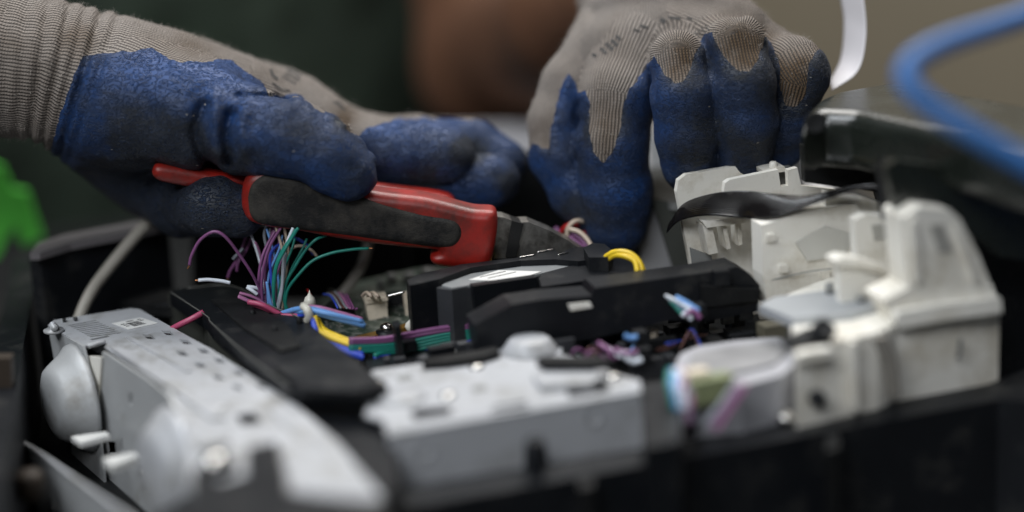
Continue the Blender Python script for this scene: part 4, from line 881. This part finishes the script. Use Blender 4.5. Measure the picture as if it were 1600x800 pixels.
for p, q in (((296, 414, -4), (293, 420, -4)), ((576, 388, 4), (582, 388, 4)), ((495, 400, 10), (498, 404, 10)), ((356, 434, 20), (355, 439, 20)), ((310, 438, -4), (305, 438, -4))): tube('copper_core', [F(*p), F(*q)], .34, M('bare_copper', (.45, .20, .09), .35, metal=.9), wb)
wires(wb, [('mauve', [(372, 464, -8), (390, 472, -8), (402, 478, -6)])], .55)
wires(wb, [('white', [(386, 448, 0), (396, 449, 0), (406, 452, 1), (412, 458, 2)]), ('white', [(386, 449, 0), (394, 454, -1), (402, 460, -1)])], .75)
wires(wb, [('pink', [(388, 472, -10), (408, 476, -12), (428, 486, -12), (448, 496, -12), (470, 500, -14)]), ('pink', [(392, 474, -9), (410, 480, -10), (430, 489, -10), (446, 494, -10)])], 1.1)
tag(tube('loose_wire', [F(310, 438, -4), F(325, 437, -4), F(345, 439, -4), F(360, 442, -4)], .75, WIREC['white'], n=6), 'short loose white wire end lying on the black plate, left of the purple wires', 'wire')
tag(tube('pink_wire', [F(258, 520, -6), F(280, 508, -8), F(300, 498, -8), F(318, 488, -6)], 1.3, WIREC['pink'], n=6), 'pink wire poking out between steel housing and black plate', 'wire')

hb = empty('wire_harness', G(520, 520, -30), 'harness of blue, yellow, green and purple wires tied with a black strap', 'wires')
wires(hb, [('sky', [(440, 490, -10), (460, 484, -16), (478, 482, -20), (500, 486, -24), (535, 496, -24), (568, 505, -22)]), ('sky', [(448, 488, -10), (470, 487, -18), (490, 488, -24), (530, 499, -26), (570, 509, -24)]),
           ('mauve', [(480, 480, -18), (500, 482, -22), (530, 490, -22), (566, 500, -20)]), ('sky', [(486, 484, -25), (520, 492, -27), (566, 503, -24)]),
           ('pink', [(440, 494, -14), (458, 494, -16), (474, 492, -18)]), ('blue', [(450, 498, -14), (466, 494, -17), (478, 490, -20)]), ('pink', [(448, 490, -12), (462, 490, -14), (476, 487, -18)])], 1.15)
wires(hb, [('blue', [(480, 486, -22), (488, 496, -26), (492, 512, -30), (498, 528, -33), (520, 542, -36), (545, 552, -38), (568, 560, -38)]), ('blue', [(484, 486, -22), (490, 500, -26), (498, 520, -29), (515, 534, -32), (545, 547, -35), (568, 554, -36)]),
           ('yellow', [(492, 494, -26), (494, 506, -28), (500, 518, -30), (518, 528, -32), (542, 537, -34), (564, 545, -35)]), ('yellow', [(496, 498, -24), (500, 508, -26), (510, 518, -28), (535, 529, -31), (562, 539, -33)]), ('yellow', [(494, 500, -25), (498, 514, -28), (520, 524, -31), (563, 542, -34)])], 1.25)
fan = [('purple', 530, 505), ('purple', 534, 509), ('green', 540, 513), ('green', 544, 517), ('green', 548, 521), ('green', 552, 525), ('blue', 557, 529), ('sky', 560, 532), ('blue', 563, 536), ('white', 567, 540), ('cream', 571, 544), ('mauve', 574, 547)]
wires(hb, [(k, [(545 if a < 550 else 585, a+(1 if a < 550 else 4), -36), (600, a-1, -33), (640, a-4+(a-550)*.25, -30), (690, (a+b)/2-2+(a-550)*.15, -28), (735, b+2, -26), (752, b, -25)]) for k, a, b in fan], .95)
slab('strap', [(617, 512), (626, 508), (634, 575), (624, 578)], F(625, 545, -42), 12, 7, BLACK, hb, .5)
gb = tube('cable_tie', [F(474, 478, -24), F(480, 484, -27), F(483, 494, -27), F(480, 502, -25)], 1.7, GLUE, hb, n=6)
lathe('glue_blob', [(1.6, -3), (2.5, -1.4), (2.3, .2), (1.9, 1.4), (1.0, 2.2), (.4, 3.4), (.12, 4.4)], F(484, 470, -8), (.05, 0, 1), GLUE, hb, 20)
mw = empty('connector_wires', G(1070, 480, -20), 'short teal, white and violet wires in the black gear well beside the long bar', 'wires')
wires(mw, [('white', [(1046, 466, -50), (1060, 474, -52), (1080, 484, -54)]), ('green', [(1048, 470, -50), (1058, 480, -52), (1066, 490, -54)]), ('sky', [(1056, 464, -50), (1074, 474, -52), (1092, 486, -54)]), ('white', [(1066, 494, -56), (1074, 488, -55), (1080, 500, -56)]), ('purple', [(1070, 492, -56), (1084, 486, -55), (1094, 498, -56)]),
           ('sky', [(976, 524, -66), (986, 528, -66), (996, 526, -66)]), ('purple', [(960, 546, -70), (978, 552, -72), (996, 550, -72)]), ('grey', [(966, 554, -72), (984, 560, -72), (1000, 556, -72)]), ('purple', [(935, 536, -66), (950, 546, -70), (958, 552, -72)]), ('white', [(978, 560, -74), (990, 566, -74), (1004, 562, -74)])], .95)
for p in ((1082, 488, -50), (992, 530, -62), (998, 556, -68)): slab('wire_plug', [(p[0], p[1]-9), (p[0]+20, p[1]-12), (p[0]+22, p[1]+8), (p[0]+1, p[1]+11)], F(*p), 14, 5, BLACK, mw, .4)
wires(mw, [(k, [(1040+i*3, 462+i*2, -49), (1056+i*2, 470+i*3, -53), (1074+i, 482+i*2, -54), (1092, 488+i*2, -52)]) for i, k in enumerate(['white', 'green', 'sky', 'mauve'])], .6)
mw2 = empty('motor_leads', G(1070, 610, -20), 'blurred teal, white and violet leads running past the round motor', 'wires')
wires(mw2, [('green', [(1052, 585, -112), (1048, 610, -116), (1054, 640, -118)]), ('white', [(1062, 583, -112), (1060, 610, -118), (1064, 640, -120)]), ('white', [(1070, 586, -112), (1070, 612, -118), (1072, 640, -120)]), ('mauve', [(1078, 590, -112), (1082, 612, -118), (1080, 638, -120)]),
            ('sky', [(1056, 586, -113), (1054, 612, -118), (1060, 640, -120)]), ('purple', [(1160, 600, -128), (1138, 630, -130), (1112, 668, -132)]), ('mauve', [(1166, 602, -128), (1144, 634, -130), (1118, 672, -132)]), ('grey', [(1150, 600, -127), (1128, 632, -130), (1104, 664, -132)])], 1.15)
wires(mw2, [(k, [(1046+i*5, 578, -108), (1045+i*5, 600, -116), (1050+i*5, 626, -119), (1056+i*5, 662, -119)]) for i, k in enumerate(['green', 'sky', 'white', 'white', 'mauve', 'purple', 'grey'])], 1.0)
yw = empty('yellow_wire_loop', F(975, 410, 10), 'loop of bright yellow wires beside the index finger of the right glove', 'wires')
wires(yw, [('yellow', [(940, 409, -16), (950, 399, -18), (966, 393, -20), (984, 396, -22), (998, 408, -24), (1003, 423, -26), (1001, 431, -26)]), ('yellow', [(944, 407, -13), (956, 395, -14), (974, 394, -17), (990, 401, -19), (1001, 413, -21), (1006, 425, -23)]), ('yellow', [(950, 405, -18), (962, 399, -20), (978, 401, -23), (992, 409, -25), (996, 425, -28)])], 1.1)
tag(tube('yellow_wire', [F(722, 422, 2), F(738, 416, 2), F(758, 412, 3), F(786, 410, 5)], .8, WIREC['yellow'], n=6), 'single yellow wire lying under the red foot of the pliers', 'wire')
rw = empty('red_white_wires', F(900, 365, 30), 'red, white and purple wires crossing behind the cutter jaws', 'wires')
wires(rw, [('red', [(872, 372, 40), (882, 356, 36), (896, 350, 34), (912, 356, 34), (922, 370, 32)]), ('red', [(878, 376, 40), (888, 358, 38), (900, 352, 36), (916, 362, 34)]), ('cream', [(886, 372, 30), (888, 356, 30), (898, 346, 30), (910, 346, 32), (920, 352, 34)]), ('cream', [(890, 358, 28), (904, 362, 26), (916, 372, 24), (924, 384, 22)]),
           ('white', [(888, 376, 24), (898, 386, 22), (912, 392, 20)]), ('purple', [(894, 364, 30), (908, 374, 28), (918, 386, 26)]), ('purple', [(890, 370, 30), (904, 380, 28), (914, 390, 26)]), ('purple', [(868, 356, 44), (874, 364, 42), (880, 372, 40)])], 1.0)

# ================================================================== the pliers
pl = empty('pliers', F(600, 340, -14), 'red diagonal cutters with black rubber grip inlay held by the left glove', 'pliers')
hd = bar('handle', [(379, 300), (383, 278), (396, 264), (420, 260), (470, 265), (540, 285), (600, 296), (660, 303), (700, 312), (740, 322), (768, 324), (776, 332), (777, 350), (772, 385), (766, 408), (750, 415), (715, 414), (684, 410), (674, 404), (673, 394), (685, 386), (640, 382), (570, 374), (520, 366), (470, 356), (420, 349), (392, 340), (381, 322)], 7, 8, 4.5, REDH, pl, h=.0008)
bar('grip_inlay', [(388, 302), (392, 284), (402, 272), (422, 266), (470, 270), (540, 290), (600, 309), (660, 325), (706, 333), (722, 345), (724, 362), (712, 378), (690, 381), (640, 375), (600, 370), (520, 359), (450, 350), (408, 343), (392, 328)], 6.6, 8.5, 3, GRIP, hd, h=.0008)
h2 = bar('handle', [(238, 268), (242, 256), (256, 253), (300, 262), (350, 272), (480, 285), (620, 305), (700, 320), (700, 340), (600, 325), (460, 305), (340, 292), (300, 292), (262, 284), (245, 277)], 13, 5.5, 3.5, REDH, pl, h=.0009, yaw=9)
jw = slab('jaw', [(772, 338), (788, 340), (806, 347), (812, 354), (800, 404), (770, 404)], F(790, 370, 9), 6, 9, JAW, pl, 1)
slab('jaw', [(806, 348), (826, 347), (860, 361), (888, 376), (914, 393), (918, 404), (800, 408)], F(850, 380, 11), 6, 9, JAW, pl, 1.5)
slab('pivot_joint', [(800, 345), (818, 350), (806, 402), (790, 402)], F(800, 370, 8), 6, 9, M('dark_joint_steel', (.03, .03, .03), .4, metal=.6), pl, .6)

# ================================================================== green strap, far left
gs = slab('green_strap', [(-30, 250), (4, 262), (18, 296), (42, 300), (48, 318), (66, 372), (34, 384), (26, 352), (14, 366), (-4, 402), (-30, 420)], F(10, 320, 190), 5, 4, NEON, None, 1.5)
tag(gs, 'bright green plastic strap end hanging at the far left edge', 'strap')
